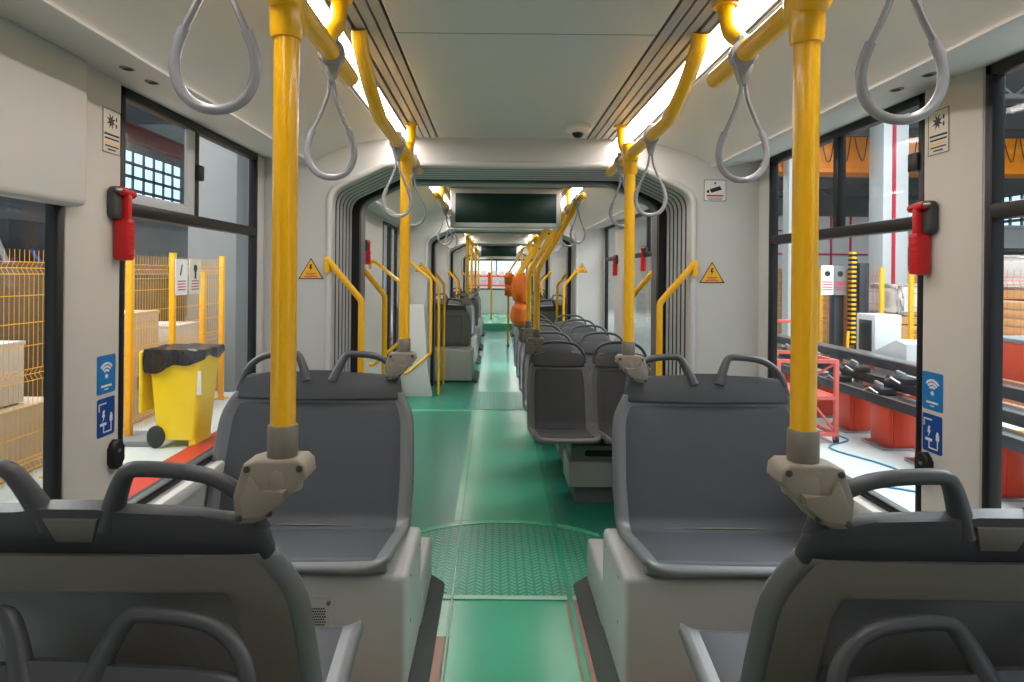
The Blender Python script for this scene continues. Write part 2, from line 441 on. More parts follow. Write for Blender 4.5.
# section C, D, E
for (y0, y1), w2 in ((SECT[2], (9.0, 11.0)), (SECT[3], (12.7, 15.8)), (SECT[4], (17.5, 20.0))):
    wall(-1, y0, y1, [(w2[0], w2[1], WS, WT)]); window(-1, w2[0], w2[1], WS, WT, 1.66, None)
    wall(1, y0, y1, [(w2[0], w2[1], WS, WT)]); window(1, w2[0], w2[1], WS, WT, 1.66, None)

# portals at the ends of each section
OUT = None
def portal(y, t, off=0.0, rim=None):
    inner = hole_loop(off)
    outer = []
    for x, z in inner:
        if z < 1.80: outer.append(((1.2 if x > 0 else -1.2), z))
        else: outer.append((None, None))
    # map the top part to the outer rectangle by angle about (0, 1.2)
    n = len(inner); res = []
    for (x, z) in inner:
        if z <= 1.45: res.append((math.copysign(1.26, x), z)); continue
        s = max(abs(x)/1.26, (z-1.2)/(2.17-1.2)); res.append((x/s, 1.2+(z-1.2)/s))
    # squared corners
    for sx in (-1, 1):
        k = min(range(n), key=lambda i: (res[i][0]-sx*1.26)**2+(res[i][1]-2.17)**2); res[k] = (sx*1.26, 2.17)
    w = MB().ringwall(res, inner, y-t, y)
    p = struct(w.build('wall_portal', 'wall', None, 30))
    # rounded collar round the opening
    c = MB(); pts = [(x, y-t, z) for x, z in hole_loop(off+.012)]
    c.tube(pts, .016, 10, flat=(.016, .016)); c.build('collar', 'wall', p)
    return p
def gangway(ya, yb, off=0.0, near_dark=False):
    b = MB(); rows = []
    y2 = ya+(yb-ya)*.66; nf = 6; dy = (y2-ya)/nf
    for k in range(nf):                     # rounded folds with deep grooves between them
        for q in range(7):
            t_ = q/6
            rows.append((ya+dy*(k+.06+.88*t_), .016*(1-math.sin(math.pi*t_)**.6)))
        rows.append((ya+dy*(k+1), .022))
    bm_ = b.bm; Rg = []
    for yy, o in rows:
        Rg.append([bm_.verts.new((x, yy, z)) for x, z in hole_loop(off+.006+o, .1, .012)])
    for A, B in zip(Rg, Rg[1:]):
        for i in range(len(A)-1): bm_.faces.new((A[i], A[i+1], B[i+1], B[i]))
    t = empty('gangway_bellows', (0, 0, 0))
    b.build('folds', 'bellows', t, 50)
    for k in range(1, nf):
        yy = ya+dy*k
        MB().ringwall(hole_loop(off+.05, .1, .012), hole_loop(off+.010, .1, .012), yy-.006, yy+.006).build('groove_shade', 'rubber', t, 30)  # dark rings added to draw the shade in the grooves between folds
    MB().ringwall(hole_loop(off+.10, .1, .012), hole_loop(off-.03, .1, .012, .004), y2, y2+.05).build('rubber_frame', 'rubber', t, 30)
    MB().ringwall(hole_loop(off+.10, .1, .012), hole_loop(off-.03, .1, .012, .012), y2+.05, yb-.06).build('end_frame', 'grey', t, 30)
    return t
GW = [(3.26, 3.95, 'nearest'), (7.8, 8.6, 'second'), (11.4, 12.2, 'third'), (16.2, 17.0, 'farthest')]
for ya, yb, w in GW:
    portal(ya, .06); portal(yb+.0, .06)
    g = gangway(ya, yb)
    tag(g, 'grey folded bellows lining the %s gangway opening' % w, 'gangway bellows', 'gangway bellows')

# front end: bulkhead, windscreen
struct(MB().box((-1.32, 21.4, 0), (1.32, 21.46, .95)).box((-1.32, 21.4, 1.98), (1.32, 21.46, 2.18)).box((-1.32, 21.4, .95), (-1.0, 21.46, 1.98)).box((1.0, 21.4, .95), (1.32, 21.46, 1.98)).build('wall_front', 'wall', None, 0))
w = struct(MB().box((-1.0, 21.38, .95), (1.0, 21.45, .99)).box((-1.0, 21.38, 1.94), (1.0, 21.45, 1.98)).box((-1.0, 21.38, .95), (-.96, 21.45, 1.98)).box((.96, 21.38, .95), (1.0, 21.45, 1.98)).build('window_20', 'black', None, 0))
MB().box((-.97, 21.41, .98), (.97, 21.416, 1.95)).build('pane', 'glass', w)

# ------------------------------------------------------------------ floor coverings
def film(name, poly, z, th, m, label, cat='floor film'):
    o = MB().prism(poly, ((0, 0, 0), X, Y, Z), z, z+th).build(name, m, None, 0)
    return tag(o, label, cat)
ARC = [(.62*math.sin(t), 3.80-.26*(1-math.cos(t*1.0))*1.6) for t in [(-1.0+2*k/16) for k in range(17)]]
film('film_sheet', [(-.245, -1.2), (.235, -1.2), (.25, 2.92), (-.25, 2.92)], 0, .0016, 'film', 'pale green film strip on the aisle floor, nearest of all')
film('film_sheet', [(-.36, 2.60), (-.25, 2.60), (-.25, 2.92), (-.36, 2.92)], .0, .0014, 'filmwhite', 'torn whitish film scrap beside the left podium foot')
film('film_sheet', [(-.88, 2.92), (.88, 2.92), (.88, 3.98), (-.88, 3.98)], 0, .0012, 'film2', 'green film under the tread plate, across the nearest gangway')
film('film_sheet', [(-1.24, 3.98), (1.24, 3.98), (1.24, 7.74), (-1.24, 7.74)], 0, .001, 'film2', 'teal film with seat shade put into its colour, across the whole second section floor')  # darker than the aisle film: shade beneath the seats is in its colour
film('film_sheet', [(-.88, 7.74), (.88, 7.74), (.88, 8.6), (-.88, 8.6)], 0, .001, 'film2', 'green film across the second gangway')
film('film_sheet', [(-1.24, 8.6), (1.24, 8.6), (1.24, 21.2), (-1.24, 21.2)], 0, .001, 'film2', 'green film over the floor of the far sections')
film('tread_plate', [(-.58, 2.92), (.58, 2.92)] + [(x, y) for x, y in ARC[::-1]], 0, .004, 'tread', 'green film covered chevron tread plate between the front podiums', 'tread plate')
film('edge_strip', [(-.30, 2.89), (.33, 2.89), (.33, 2.925), (-.30, 2.925)], .004, .003, 'filmwhite', 'pale strip along the near edge of the tread plate', 'floor strip')
film('edge_strip', [(x, y+.02) for x, y in ARC] + [(x, y-.025) for x, y in ARC[::-1]], .0045, .003, 'film3', 'curved film edge along the far side of the tread plate', 'floor strip')
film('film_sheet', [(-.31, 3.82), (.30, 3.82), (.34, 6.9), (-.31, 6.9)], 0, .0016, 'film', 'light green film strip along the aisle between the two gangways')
film('film_seam', [(.228, -1.2), (.248, -1.2), (.325, 6.9), (.295, 6.9)], .0072, .0004, 'filmseam', 'long darker overlap line along the right edge of the aisle film', 'floor film')
film('film_seam', [(-.246, -1.2), (-.238, -1.2), (-.272, 6.9), (-.285, 6.9)], .0072, .0004, 'filmseam', 'thin darker overlap line along the left edge of the aisle film', 'floor film')
film('film_seam', [(-1.2, 6.86), (-.30, 6.86), (-.30, 6.92), (-1.2, 6.92)], .0016, .0008, 'film3', 'pale crosswise film edge before the second gangway', 'floor film')
film('tread_plate', [(-.28, 6.95), (.30, 6.95), (.30, 7.95), (-.28, 7.95)], 0, .004, 'tread', 'small tread plate in the aisle before the second gangway', 'tread plate')
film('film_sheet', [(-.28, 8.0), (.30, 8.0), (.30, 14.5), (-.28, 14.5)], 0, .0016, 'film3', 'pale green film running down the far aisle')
o = MB().box((-.5, 16.9, 0), (.62, 21.3, .17), .01).build('floor_step', 'film3', None); tag(o, 'pale green step across the far end of the aisle', 'step')

# ------------------------------------------------------------------ seats
PROF = [(-.420, .422, .425), (-.455, .438, .432), (-.457, .464, .436), (-.422, .480, .440), (-.33, .470, .442), (-.18, .450, .447), (-.06, .434, .45), (-.012, .457, .452), (.012, .52, .454),
        (.045, .62, .456), (.08, .74, .45), (.115, .85, .438), (.145, .94, .385)]
def seat_parts(root, half=1.0, k=1.0, double=True, rear=True):
    """moulded seat facing -Y: half scales the width, k the height of the back"""
    kz = lambda z: z if z < .455 else .455+(z-.455)*k
    pr = [(y*(1 if z < .455 else 1), kz(z), w*half) for y, z, w in PROF]
    rows = catmull(pr, 44)
    def frame(j):
        a, b = rows[max(0, j-1)], rows[min(43, j+1)]
        t = Vector((0, b[0]-a[0], b[1]-a[1])).normalized(); n = Vector((0, -t.z, t.y))
        if n.z < 0 and n.y > 0: n = -n
        return n
    def surf(u, v, off=0.0, wscale=1.0):
        f = v*43; j = min(42, int(f)); g = f-j
        y, z, w = [rows[j][q]*(1-g)+rows[j+1][q]*g for q in range(3)]
        n = (frame(j)*(1-g)+frame(min(43, j+1))*g).normalized()
        uu = -1+2*u
        e = abs(uu); rim = (.018 if half > .7 else .013)*max(0, (e-.86)/.14)**1.6*min(1, v/.22) - .016*(1-uu*uu)*(1 if v > .5 else .6)
        y += .075*max(0, 1-v/.24)*max(0, (e-.72)/.28)**2.2
        return Vector((uu*w*wscale, y, z)) + n*(rim+off)
    MB().grid(lambda u, v: surf(u, v), 33, 44, False).build('seat_shell', 'shell', root, 60, solid=.022)
    def pad(v0, v1, name, ur, e0, e1):
        def fn(u, v):
            uu = .5+(u-.5)*ur
            ed = min(1, min(u, 1-u)*16, v*18 if e0 else .75+v*5, (1-v)*18 if e1 else .75+(1-v)*5)
            return surf(uu, v0+(v1-v0)*v, -.006+.013*max(0, ed)**.5)
        MB().grid(fn, 27, 24, False).build(name, 'pad', root, 60)
    pad(.235, .5535, 'seat_pad', .92 if half > .7 else .86, True, False); pad(.5535, .967, 'back_pad', .92 if half > .7 else .86, False, True)
    # top cap with handles, leaning with the back
    zt = kz(.94); dz = .3
    def pt(x, z, d=0): return Vector((x, .145+(z-zt)*dz+d, z))
    u_ = Vector((1, 0, 0)); v_ = Vector((0, dz, 1)).normalized(); n_ = u_.cross(v_)
    fr = (pt(0, zt), u_, v_, n_)
    s = half
    if double:
        h = [(0, -.042), (.376, -.042), (.396, -.01), (.386, .036), (.362, .056), (.33, .066), (.25, .071), (.11, .075), (.05, .082), (0, .082)]
        h = [(x*half, z) for x, z in h]
    else:
        h = [(0, -.030), (.385*s, -.030), (.40*s, .02), (.37*s, .05), (.32*s, .066), (.2*s, .074), (0, .076)]
    poly = h + [(-x, z) for x, z in h[::-1]][1:-1]
    MB().prism([(q, w_+.012) for q, w_ in poly], fr, -.016, .012, .013, 4).build('back_cap', 'cap', root, 50)
    if double:
        for sx in (-1, 1):
            path = catmull([(.372, .035), (.355, .080), (.325, .115), (.28, .140), (.22, .151), (.16, .1545)], 20) + catmull([(.135, .1545), (.116, .148), (.100, .126), (.084, .095), (.070, .064), (.060, .040)], 14)
            rr = [.0145]*20 + [.0145+.009*(k/13)**1.3 for k in range(14)]
            MB().tube([pt(sx*x*half, zt+z+.006, -.002) for x, z in path], .0145, 14, radii=rr).build('grab_handle', 'cap', root, 50)
        MB().prism([(-.05, .076), (.05, .076), (.033, .026), (-.033, .026)], (pt(0, zt), u_, v_, n_), -.021, -.012, .003).build('logo_plate', 'plate', root, 30)
    else:
        w = .395*s
        path = catmull([(-w, .01), (-w*.98, .06), (-w*.86, .105), (-w*.62, .138), (-w*.25, .150), (w*.25, .150), (w*.62, .138), (w*.86, .105), (w*.98, .06), (w, .01)], 40)
        MB().tube([pt(x, zt+z, .004) for x, z in path], .011, 10).build('grab_handle', 'cap', root, 50)
    if rear:
        # rear cover: pale frame round a sunken panel
        def rs(u, v, off):
            f = 21+v*22; j = min(42, int(f)); g = f-j
            y, z, w = [rows[j][q]*(1-g)+rows[j+1][q]*g for q in range(3)]
            return Vector(((-1+2*u)*(w-.022*half), y+off-.012*abs(-1+2*u)**4, z+.004))
        MB().grid(lambda u, v: rs(u, v, .048 - (.014 if (.12 < u < .88 and .1 < v < .86) else 0)), 51, 51, False).build('back_cover', 'cover', root, 35)
        MB().grid(lambda u, v: rs(.125+.75*u, .11+.745*v, .0362), 10, 12, False).build('sunken_panel', 'recess', root, 35)  # darker tone than the frame round it
    return root

SX, SZ = .83, .02
seatA = empty('double_seat', (-SX, 2.60, SZ), 'charcoal double seat facing us on the white podium with the speaker grille', 'seat', 'double seats')
seat_parts(seatA, .905)
dup(seatA, (SX+.005, 2.60, SZ), 0, 'bluish charcoal double seat facing us on the right-hand white podium before the gangway')
nl = dup(seatA, (-.84, 1.335, SZ), math.pi, 'dark double seat seen from behind, in front of the left door window')
nr = dup(seatA, (.84, 1.335, SZ), math.pi, 'dark double seat seen from behind, beside the right window with the orange stands')
low = empty('double_seat', (-.83, .945, -.025), 'low double seat at the bottom left edge, only its handles showing', 'seat', 'double seats')
seat_parts(low, .905, .565, True, False)
dup(low, (.845, .945, -.025), 0, 'low double seat at the bottom right edge, only its handles showing')

# podiums
def podium(name, side, y0, y1, x_in, label, grille, z=.445):
    """white seat box with lower wheel cover and dark skirting; side -1 left, +1 right"""
    t = empty(name, (side*.8, y0, 0), label, 'seat podium', 'seat podiums')
    xw = HW-.005-.8
    inn = .8-x_in      # distance from the root to the aisle face
    S = lambda x: side*x
    def bx(m, xa, ya, za, xb, yb, zb, b): m.box((min(S(xa), S(xb)), ya, za), (max(S(xa), S(xb)), yb, zb), b, 3)
    L = y1-y0
    m = MB(); bx(m, -inn, 0, .015, xw, .44, z, .022); m.build('housing', 'podium', t)
    # lower cover behind it, reaching further into the aisle
    m = MB(); bx(m, -inn-.004, .40, .03, xw, L, .235, .016); m.build('wheel_cover', 'podium', t)
    # dark skirting flaring out to the floor, rising towards the rear
    m = MB(); sec = []
    for yy, zt in ((.004, .055), (L, .055)):
        k_ = .0 if yy < .5 else .0
        sec.append([m.bm.verts.new((S(-xx), yy, zz)) for xx, zz in ((inn-.02, .002), (inn-.02, zt), (inn+.004, zt), (inn+.058, .022), (inn+.066, .012), (inn+.066, .002))])
    for A, B in zip(sec, sec[1:]):
        for i in range(6): m.bm.faces.new((A[i], A[(i+1) % 6], B[(i+1) % 6], B[i]))
    m.bm.faces.new(sec[0]); m.bm.faces.new(sec[-1][::-1]); m.build('skirting', 'skirt', t, 30)
    for yy, zz in ((.1, .40), (.1, .24), (.36, .40)):
        MB().lathe([(.006, 0), (.006, .002), (.003, .0035)], (S(-inn)+(-side)*.0005 - 0, yy, zz), 10, (-side, 0, 0)).build('screw', 'steel', t)
    if grille:
        g = MB().prism(rrect(.105, .14, .012), ((0, 0, 0), X, Z, -Y), 0, .004, .001).build('speaker_grille', 'podium', t)
        g.location = (.125, 0, .295)
        d = MB()
        for i in range(7):
            for j in range(9):
                d.prism(ngon(6, .0032, (-.024+i*.008+(.004 if j % 2 else 0), -.036+j*.009)), ((0, 0, 0), X, Z, -Y), .003, .0046)
        d.build('holes', 'slot', g, 0)
        for sx in (-1, 1):
            for sz in (-1, 1): MB().lathe([(.008, 0), (.008, .003), (.005, .005)], (sx*.04, -.004, sz*.056), 12, (0, -1, 0)).build('screw', 'grey', g)
    return t
podium('seat_podium', -1, 2.18, 3.02, .37, 'white seat podium on the left with a small speaker grille', True)
podium('seat_podium', 1, 2.18, 3.02, .37, 'white seat podium on the right without a grille', False)
podium('seat_podium', -1, 1.28, 1.72, .54, 'white podium under the near left seat seen from behind', False, .40)
podium('seat_podium', 1, 1.28, 1.72, .54, 'white podium under the near right seat seen from behind', False, .40)

# single seats of the second section, in rows of two on the right
sg = empty('single_seat', (.375, 4.37, 0), 'front single seat beside the aisle, its metal box base in plain view', 'seat', 'single seats in the second section')
seat_parts(sg, .47, .80, False, True)
ordn = ['front', 'second', 'third', 'fourth', 'last']
for r in range(5):
    for c_, xx in ((0, .375), (1, .81)):
        if r == 0 and c_ == 0: continue
        dup(sg, (xx, 4.37+.75*r, 0), 0, '%s-row single seat %s, second section on the right' % (ordn[r], ('on the aisle side', 'on the window side')[c_]))
def seat_base(x, y, label):
    t = empty('equipment_box', (x, y, 0), label, 'metal box', 'metal boxes under the single seats')
    m = MB(); fr = ((0, 0, 0), X, Z, -Y)
    m.prism(rrect(.36, .10, .012, 3, (0, .335)), fr, -.30, .0, .003)
    m.build('upper_box', 'grey', t)
    MB().prism(rrect(.19, .04, .018, 4, (0, .335)), fr, -.002, .0025).build('slot', 'slot', t)
    MB().box((-.20, -.008, .12), (.20, .30, .282), .006).build('lower_box', 'vent', t)
    MB().box((-.15, .05, 0), (.15, .28, .125), .004).build('foot', 'grey', t)
    for sx in (-1, 1): MB().lathe([(.006, 0), (.006, .003)], (sx*.17, -.009, .25), 8, (0, -1, 0)).build('screw', 'steel', t)
    return t
sb = seat_base(.60, 4.09, 'grey metal box with an oval slot under the front single seats')
for r in range(1, 5): dup(sb, (.61, 4.09+.75*r, 0), 0, 'grey metal box under the %s-row single seats' % ordn[r])

# far double seats on their podiums
def far_pair(side, y, fwd, label, plabel, pod=True):
    dup(seatA, (side*SX, y, SZ), math.pi if fwd else 0, label)
    if pod: podium('seat_podium', side, y-.42, y+.44, .37, plabel, False)
far_pair(-1, 9.1, True, 'dark double seat seen from behind, third section on the left', 'white podium under the left seat just past the second gangway')
far_pair(1, 9.1, True, 'grey double seat seen from behind, third section on the right', 'white podium under the right seat just past the second gangway')
far_pair(-1, 10.85, False, 'dark double seat facing us, third section on the left', 'white podium at the far end of the third section, left')
far_pair(1, 10.85, False, 'grey double seat facing us, third section on the right', 'white podium at the far end of the third section, right')
far_pair(-1, 12.75, True, 'dark double seat seen from behind, fourth section on the left', 'white podium in the fourth section on the left')
far_pair(1, 12.75, True, 'grey double seat seen from behind, fourth section on the right', 'white podium in the fourth section on the right')
far_pair(-1, 15.5, False, 'dark double seat at the far end of the fourth section, left', 'white podium at the far end of the fourth section, left')
far_pair(1, 15.5, False, 'grey double seat at the far end of the fourth section, right', 'white podium at the far end of the fourth section, right')

# ------------------------------------------------------------------ rails, poles, straps
PR = .0225
def clamp_on(t, side, cb):
    """taupe collar and shield clamp at the foot of a pole; cb = height of the shield's middle"""
    m = -1 if side > 0 else 1
    MB().lathe([(.0255, 0), (.0275, .003), (.0275, .058), (.0255, .061)], (0, 0, cb+.056), 20).build('collar', 'collar', t)
    c = MB().lathe([(.036, .0), (.0375, .02), (.036, .036), (.032, .050), (.0285, .058)], (0, 0, cb), 24)
    q = [(-.060, .052), (-.035, .060), (.038, .060), (.050, .050), (.053, .028), (-.012, -.042), (-.040, -.054), (-.066, -.054), (-.076, -.030), (-.078, -.004)]
    fr = ((0, 0, cb), X, Z, -Y)
    c.prism([(m*a, b) for a, b in q], fr, -.036, .034, .006, 3)
    cm = c.build('clamp', 'clamp', t, 45)
    q2 = [(-.046, .034), (-.030, .006), (.020, .010), (.014, -.012), (-.022, -.040), (-.058, -.042), (-.064, -.010)]
    MB().prism([(m*a, b) for a, b in q2], fr, .030, .044, .004, 2).build('shield', 'clamp', cm, 45)
    for a, b in ((-.052, .044), (.041, .046), (-.012, -.034), (-.066, -.044)):
        MB().lathe([(.0062, 0), (.0062, .003), (.003, .004)], (m*a, -.0335, cb+b), 10, (0, -1, 0)).build('screw', 'holder', cm)
def seat_pole(x, y, side, base, top, label, group='yellow poles rising from the seat corners'):
    t = empty('grab_pole', (x, y, 0), label, 'grab pole', group)
    MB().tube([(0, 0, base+.05), (0, 0, top)], PR, 18).build('pole', 'yellow', t)
    MB().lathe([(.027, -.085), (.030, -.075), (.031, -.02), (.034, .03), (.03, .045)], (0, 0, top), 20).box((-.029, -.045, top-.035), (.029, .045, top+.035), .014, 3).build('socket', 'yellow', t)
    clamp_on(t, side, base)
    return t
LX, RX = CAMX-.385, CAMX+.566
seat_pole(LX, 1.17, -1, 1.08, RAILZ, 'yellow pole at the corner of the near left seat')
seat_pole(RX, 1.17, 1, 1.08, RAILZ, 'yellow pole at the corner of the near right seat')
seat_pole(LX, 2.73, -1, 1.08, RAILZ, 'yellow pole at the corner of the left seat that faces us')
seat_pole(RX, 2.70, 1, 1.08, RAILZ, 'yellow pole at the corner of the right seat that faces us')

def rail(x, ya, yb, mounts, label, swan=None, zc=CEIL):
    """overhead rail along Y with elbows up to the ceiling; swan = y where it starts at the ceiling and curves down"""
    t = empty('overhead_rail', (x, ya, 0), label, 'handrail', 'yellow overhead rails')
    if swan is not None:
        path = catmull([(0, swan-ya-.02, zc-.002), (0, swan-ya+.02, zc-.05), (0, swan-ya+.14, RAILZ+.055), (0, swan-ya+.30, RAILZ+.008), (0, swan-ya+.42, RAILZ), (0, yb-ya, RAILZ)], 40)
    else: path = [(0, 0, RAILZ), (0, yb-ya, RAILZ)]
    MB().tube(path, PR, 16).build('rail', 'yellow', t)
    e = MB()
    for q in ((0, 0, RAILZ),) if swan is None else (): e.lathe([(PR, 0), (PR*.8, .012), (.004, .018)], q, 16, (0, -1, 0))
    e.lathe([(PR, 0), (PR*.8, .012), (.004, .018)], (0, yb-ya, RAILZ), 16, (0, 1, 0))
    e.build('end_cap', 'yellow', t)
    for yy in mounts:
        MB().tube(catmull([(0, yy-ya, RAILZ), (0, yy-ya+.02, RAILZ+.03), (0, yy-ya+.095, RAILZ+.085), (0, yy-ya+.13, zc-.004)], 12), PR*.9, 14).lathe([(.03, 0), (.032, .012)], (0, yy-ya+.13, zc-.012), 18).build('ceiling_mount', 'yellow', t)
    return t
rail(LX, -.4, 1.68, [1.44], 'yellow overhead rail above the near left seats')
rail(RX, -.4, 1.66, [1.46], 'yellow overhead rail above the near right seats')
rail(LX, 1.80, 3.18, [2.78], 'yellow overhead rail curving from the ceiling towards the left of the gangway', 1.80)
rail(RX, 1.80, 3.18, [2.78], 'yellow overhead rail curving from the ceiling towards the right of the gangway', 1.80)
rail(LX, 4.15, 5.9, [4.5, 5.8], 'yellow overhead rail on the left before the hanging display')
rail(RX, 4.15, 7.6, [4.9, 6.6], 'yellow overhead rail above the single seats on the right')
rail(LX, 8.7, 11.3, [9.5], 'yellow overhead rail in the third section, left')
rail(RX, 8.7, 11.3, [9.5], 'yellow overhead rail in the third section, right')
rail(LX, 12.3, 16.1, [13], 'yellow overhead rail in the fourth section, left')
rail(RX, 12.3, 16.1, [13], 'yellow overhead rail in the fourth section, right')

st = empty('strap_handle', (0, 0, 0), 'x', 'strap handle', 'grey strap handles')
def strap_parts(t):
    c = MB().lathe([(PR+.001, -.018), (PR+.008, -.016), (PR+.009, 0), (PR+.008, .016), (PR+.001, .018)], (0, 0, 0), 20, (0, 1, 0))
    c.box((-.016, -.016, .018), (.016, .016, .042), .006)
    c.prism([(-.026, -.012), (.026, -.012), (.010, -.062), (.006, -.072), (-.006, -.072), (-.010, -.062)], ((0, 0, 0), X, Z, -Y), -.012, .012, .004)
    c.build('clip', 'strap', t)
    right = [(.004, -.060), (.009, -.10), (.025, -.145), (.041, -.18)]
    low_ = [(.041, -.18), (.050, -.205), (.0535, -.230), (.049, -.255), (.036, -.275), (.018, -.286), (0, -.289)]
    lo = low_ + [(-x, z) for x, z in low_[::-1]][1:]
    b = MB()
    for sx in (-1, 1): b.tube([(sx*x, 0, z) for x, z in catmull(right, 14)], .006, 10, flat=(.0045, .0075), up=(0, 1, 0) if False else None)
    b.build('strap', 'strap', t)
    MB().tube([(x, 0, z) for x, z in catmull(lo, 40)], .0074, 12).build('grip', 'strap', t)
strap_parts(st)
ST = [(LX, .875, 'grey strap loop at the top left, nearest on the left rail'), (RX, .895, 'grey strap loop at the top right, nearest on the right rail'),
      (LX, 1.49, 'grey strap loop just behind the near left pole'), (RX, 1.47, 'grey strap loop beside the near right pole, over the window'),
      (LX, 2.50, 'grey strap loop before the far left pole'), (RX, 2.34, 'grey strap loop before the far right pole'),
      (LX, 2.98, 'grey strap loop behind the far left pole'), (RX, 2.88, 'grey strap loop behind the far right pole'),
      (LX, 4.9, 'first grey strap loop in the second section, left rail'), (LX, 5.6, 'grey strap loop left of the hanging display'),
      (RX, 4.4, 'first grey strap loop in the second section, right rail'), (RX, 4.95, 'second grey strap loop in the second section, right rail'), (RX, 6.0, 'grey strap loop above the fourth-row single seats')]
for k, (x, y, l) in enumerate(ST):
    o = st if k == 0 else dup(st)
    o.location = (x, y, RAILZ); o['label'] = l; o.rotation_euler = (0, 0, [.12, -.15, .2, -.1, .3, -.2, .1, .25, .2, -.2, .3, -.3, .1][k])

# bent poles from the single seats to the right rail
def bent_pole(x, y, xr, base, label, clampit, group):
    t = empty('grab_pole', (x, y, 0), label, 'grab pole', group)
    d = xr-x
    pts = fillet([(0, 0, base+.02), (0, 0, 1.50), (d*.93, .10, RAILZ-.06), (d, .12, RAILZ)], .12, 8)
    MB().tube(pts, PR*.95, 14).build('pole', 'yellow', t)
    if clampit: clamp_on(t, -1, base)
    else: MB().lathe([(.03, 0), (.034, .01), (.028, .05)], (0, 0, base), 16).build('foot_socket', 'collar', t)
    return t
bent_pole(CAMX+.29, 4.42, RX, .98, 'bent yellow pole at the corner of the front single seat', True, 'bent yellow poles by the single seats')
for r in (1, 3, 4):
    bent_pole(CAMX+.275, 4.45+.75*r, RX, .98, 'bent yellow pole at the %s-row single seat on the aisle' % ordn[r], True, 'bent yellow poles by the single seats')
for x, y, l in ((LX, 8.95, 'left pole just past the second gangway'), (RX, 8.95, 'right pole just past the second gangway'), (LX, 10.5, 'left pole before the third gangway'), (RX, 10.5, 'right pole before the third gangway'),
                (LX, 12.6, 'left pole in the fourth section'), (RX, 13.6, 'right pole in the fourth section'), (LX, 15.0, 'left pole before the last gangway')):
    seat_pole(x, y, -1 if x < 0 else 1, 1.08, RAILZ, 'yellow ' + l)
bent_pole(CAMX+.275, 12.95, RX, .004, 'bent yellow pole carrying the far orange bags', False, 'bent yellow poles by the single seats')
t = empty('grab_pole', (-.18, 18.5, 0), 'yellow floor to ceiling pole near the windscreen', 'grab pole')
MB().tube([(0, 0, .17), (0, 0, CEIL)], PR, 12).build('pole', 'yellow', t); MB().lathe([(.04, 0), (.03, .03)], (0, 0, .17), 14).build('foot_socket', 'collar', t)

# grab rails beside the gangways and the door
def grab_rail(pts, label, flange_n, rad=.05, group='yellow grab rails beside the openings'):
    o = Vector(pts[0]); t = empty('grab_rail', o, label, 'grab rail', group)
    p = fillet([Vector(q)-o for q in pts], rad, 7)
    MB().tube(p, .0165, 14).build('rail', 'yellow', t)
    m = MB()
    a = Vector(flange_n)
    m.box((-.014, -.012, -.07), (.014, .012, .012), .006)
    m.build('flange', 'yellow', t)
    return t
def gang_rail(side, y, yd, label):
    # from the portal edge, sloping towards the aisle, then straight down to the floor
    x0 = side*.905; x1 = side*.755
    grab_rail([(x0+side*.01, y, 1.54), (x1, y+yd, 1.335), (x1, y+yd, .004)], label, (0, 0, 1) if False else (0, 1 if yd > 0 else -1, 0))
gang_rail(-1, 3.18, .06, 'yellow grab rail left of the nearest gangway, near edge')
gang_rail(1, 3.18, .06, 'yellow grab rail right of the nearest gangway, near edge')
gang_rail(-1, 3.88, .05, 'yellow grab rail left of the nearest gangway, far edge')
gang_rail(1, 3.88, .05, 'yellow grab rail right of the nearest gangway, far edge')
for k, (yy, w) in enumerate(((7.72, 'second gangway, near edge'), (8.52, 'second gangway, far edge'), (11.3, 'third gangway, near edge'), (12.1, 'third gangway, far edge'), (16.1, 'last gangway, near edge'))):
    for sd, nm in ((-1, 'left'), (1, 'right')):
        gang_rail(sd, yy, .04, 'yellow grab rail %s of the %s' % (nm, w))
# loop rails at the door and on the next portal
def loop_rail(x0, x1, y, z1, z0, label):
    grab_rail([(x0, y, z1+.06), (x0+.05, y, z1+.06), (x1, y, z1-.16), (x1, y, z0+.24), (x0+.04, y, z0), (x0, y, z0)], label, (1, 0, 0))
loop_rail(-1.24, -.93, 5.95, 1.52, .62, 'yellow bent grab rail on the near side of the door')
loop_rail(-1.16, -.84, 7.65, 1.56, .28, 'big yellow bent grab rail on the far side of the door')
t = empty('draught_screen', (-1.04, 7.67, 0), 'low white screen panel at the foot of the big grab rail', 'screen panel')
MB().prism([(-.19, 0), (.22, 0), (.22, .06), (.16, .30), (.12, 1.1), (-.19, 1.1)], ((0, 0, 0), X, Z, -Y), -.02, .02, .006).build('panel', 'wall', t)

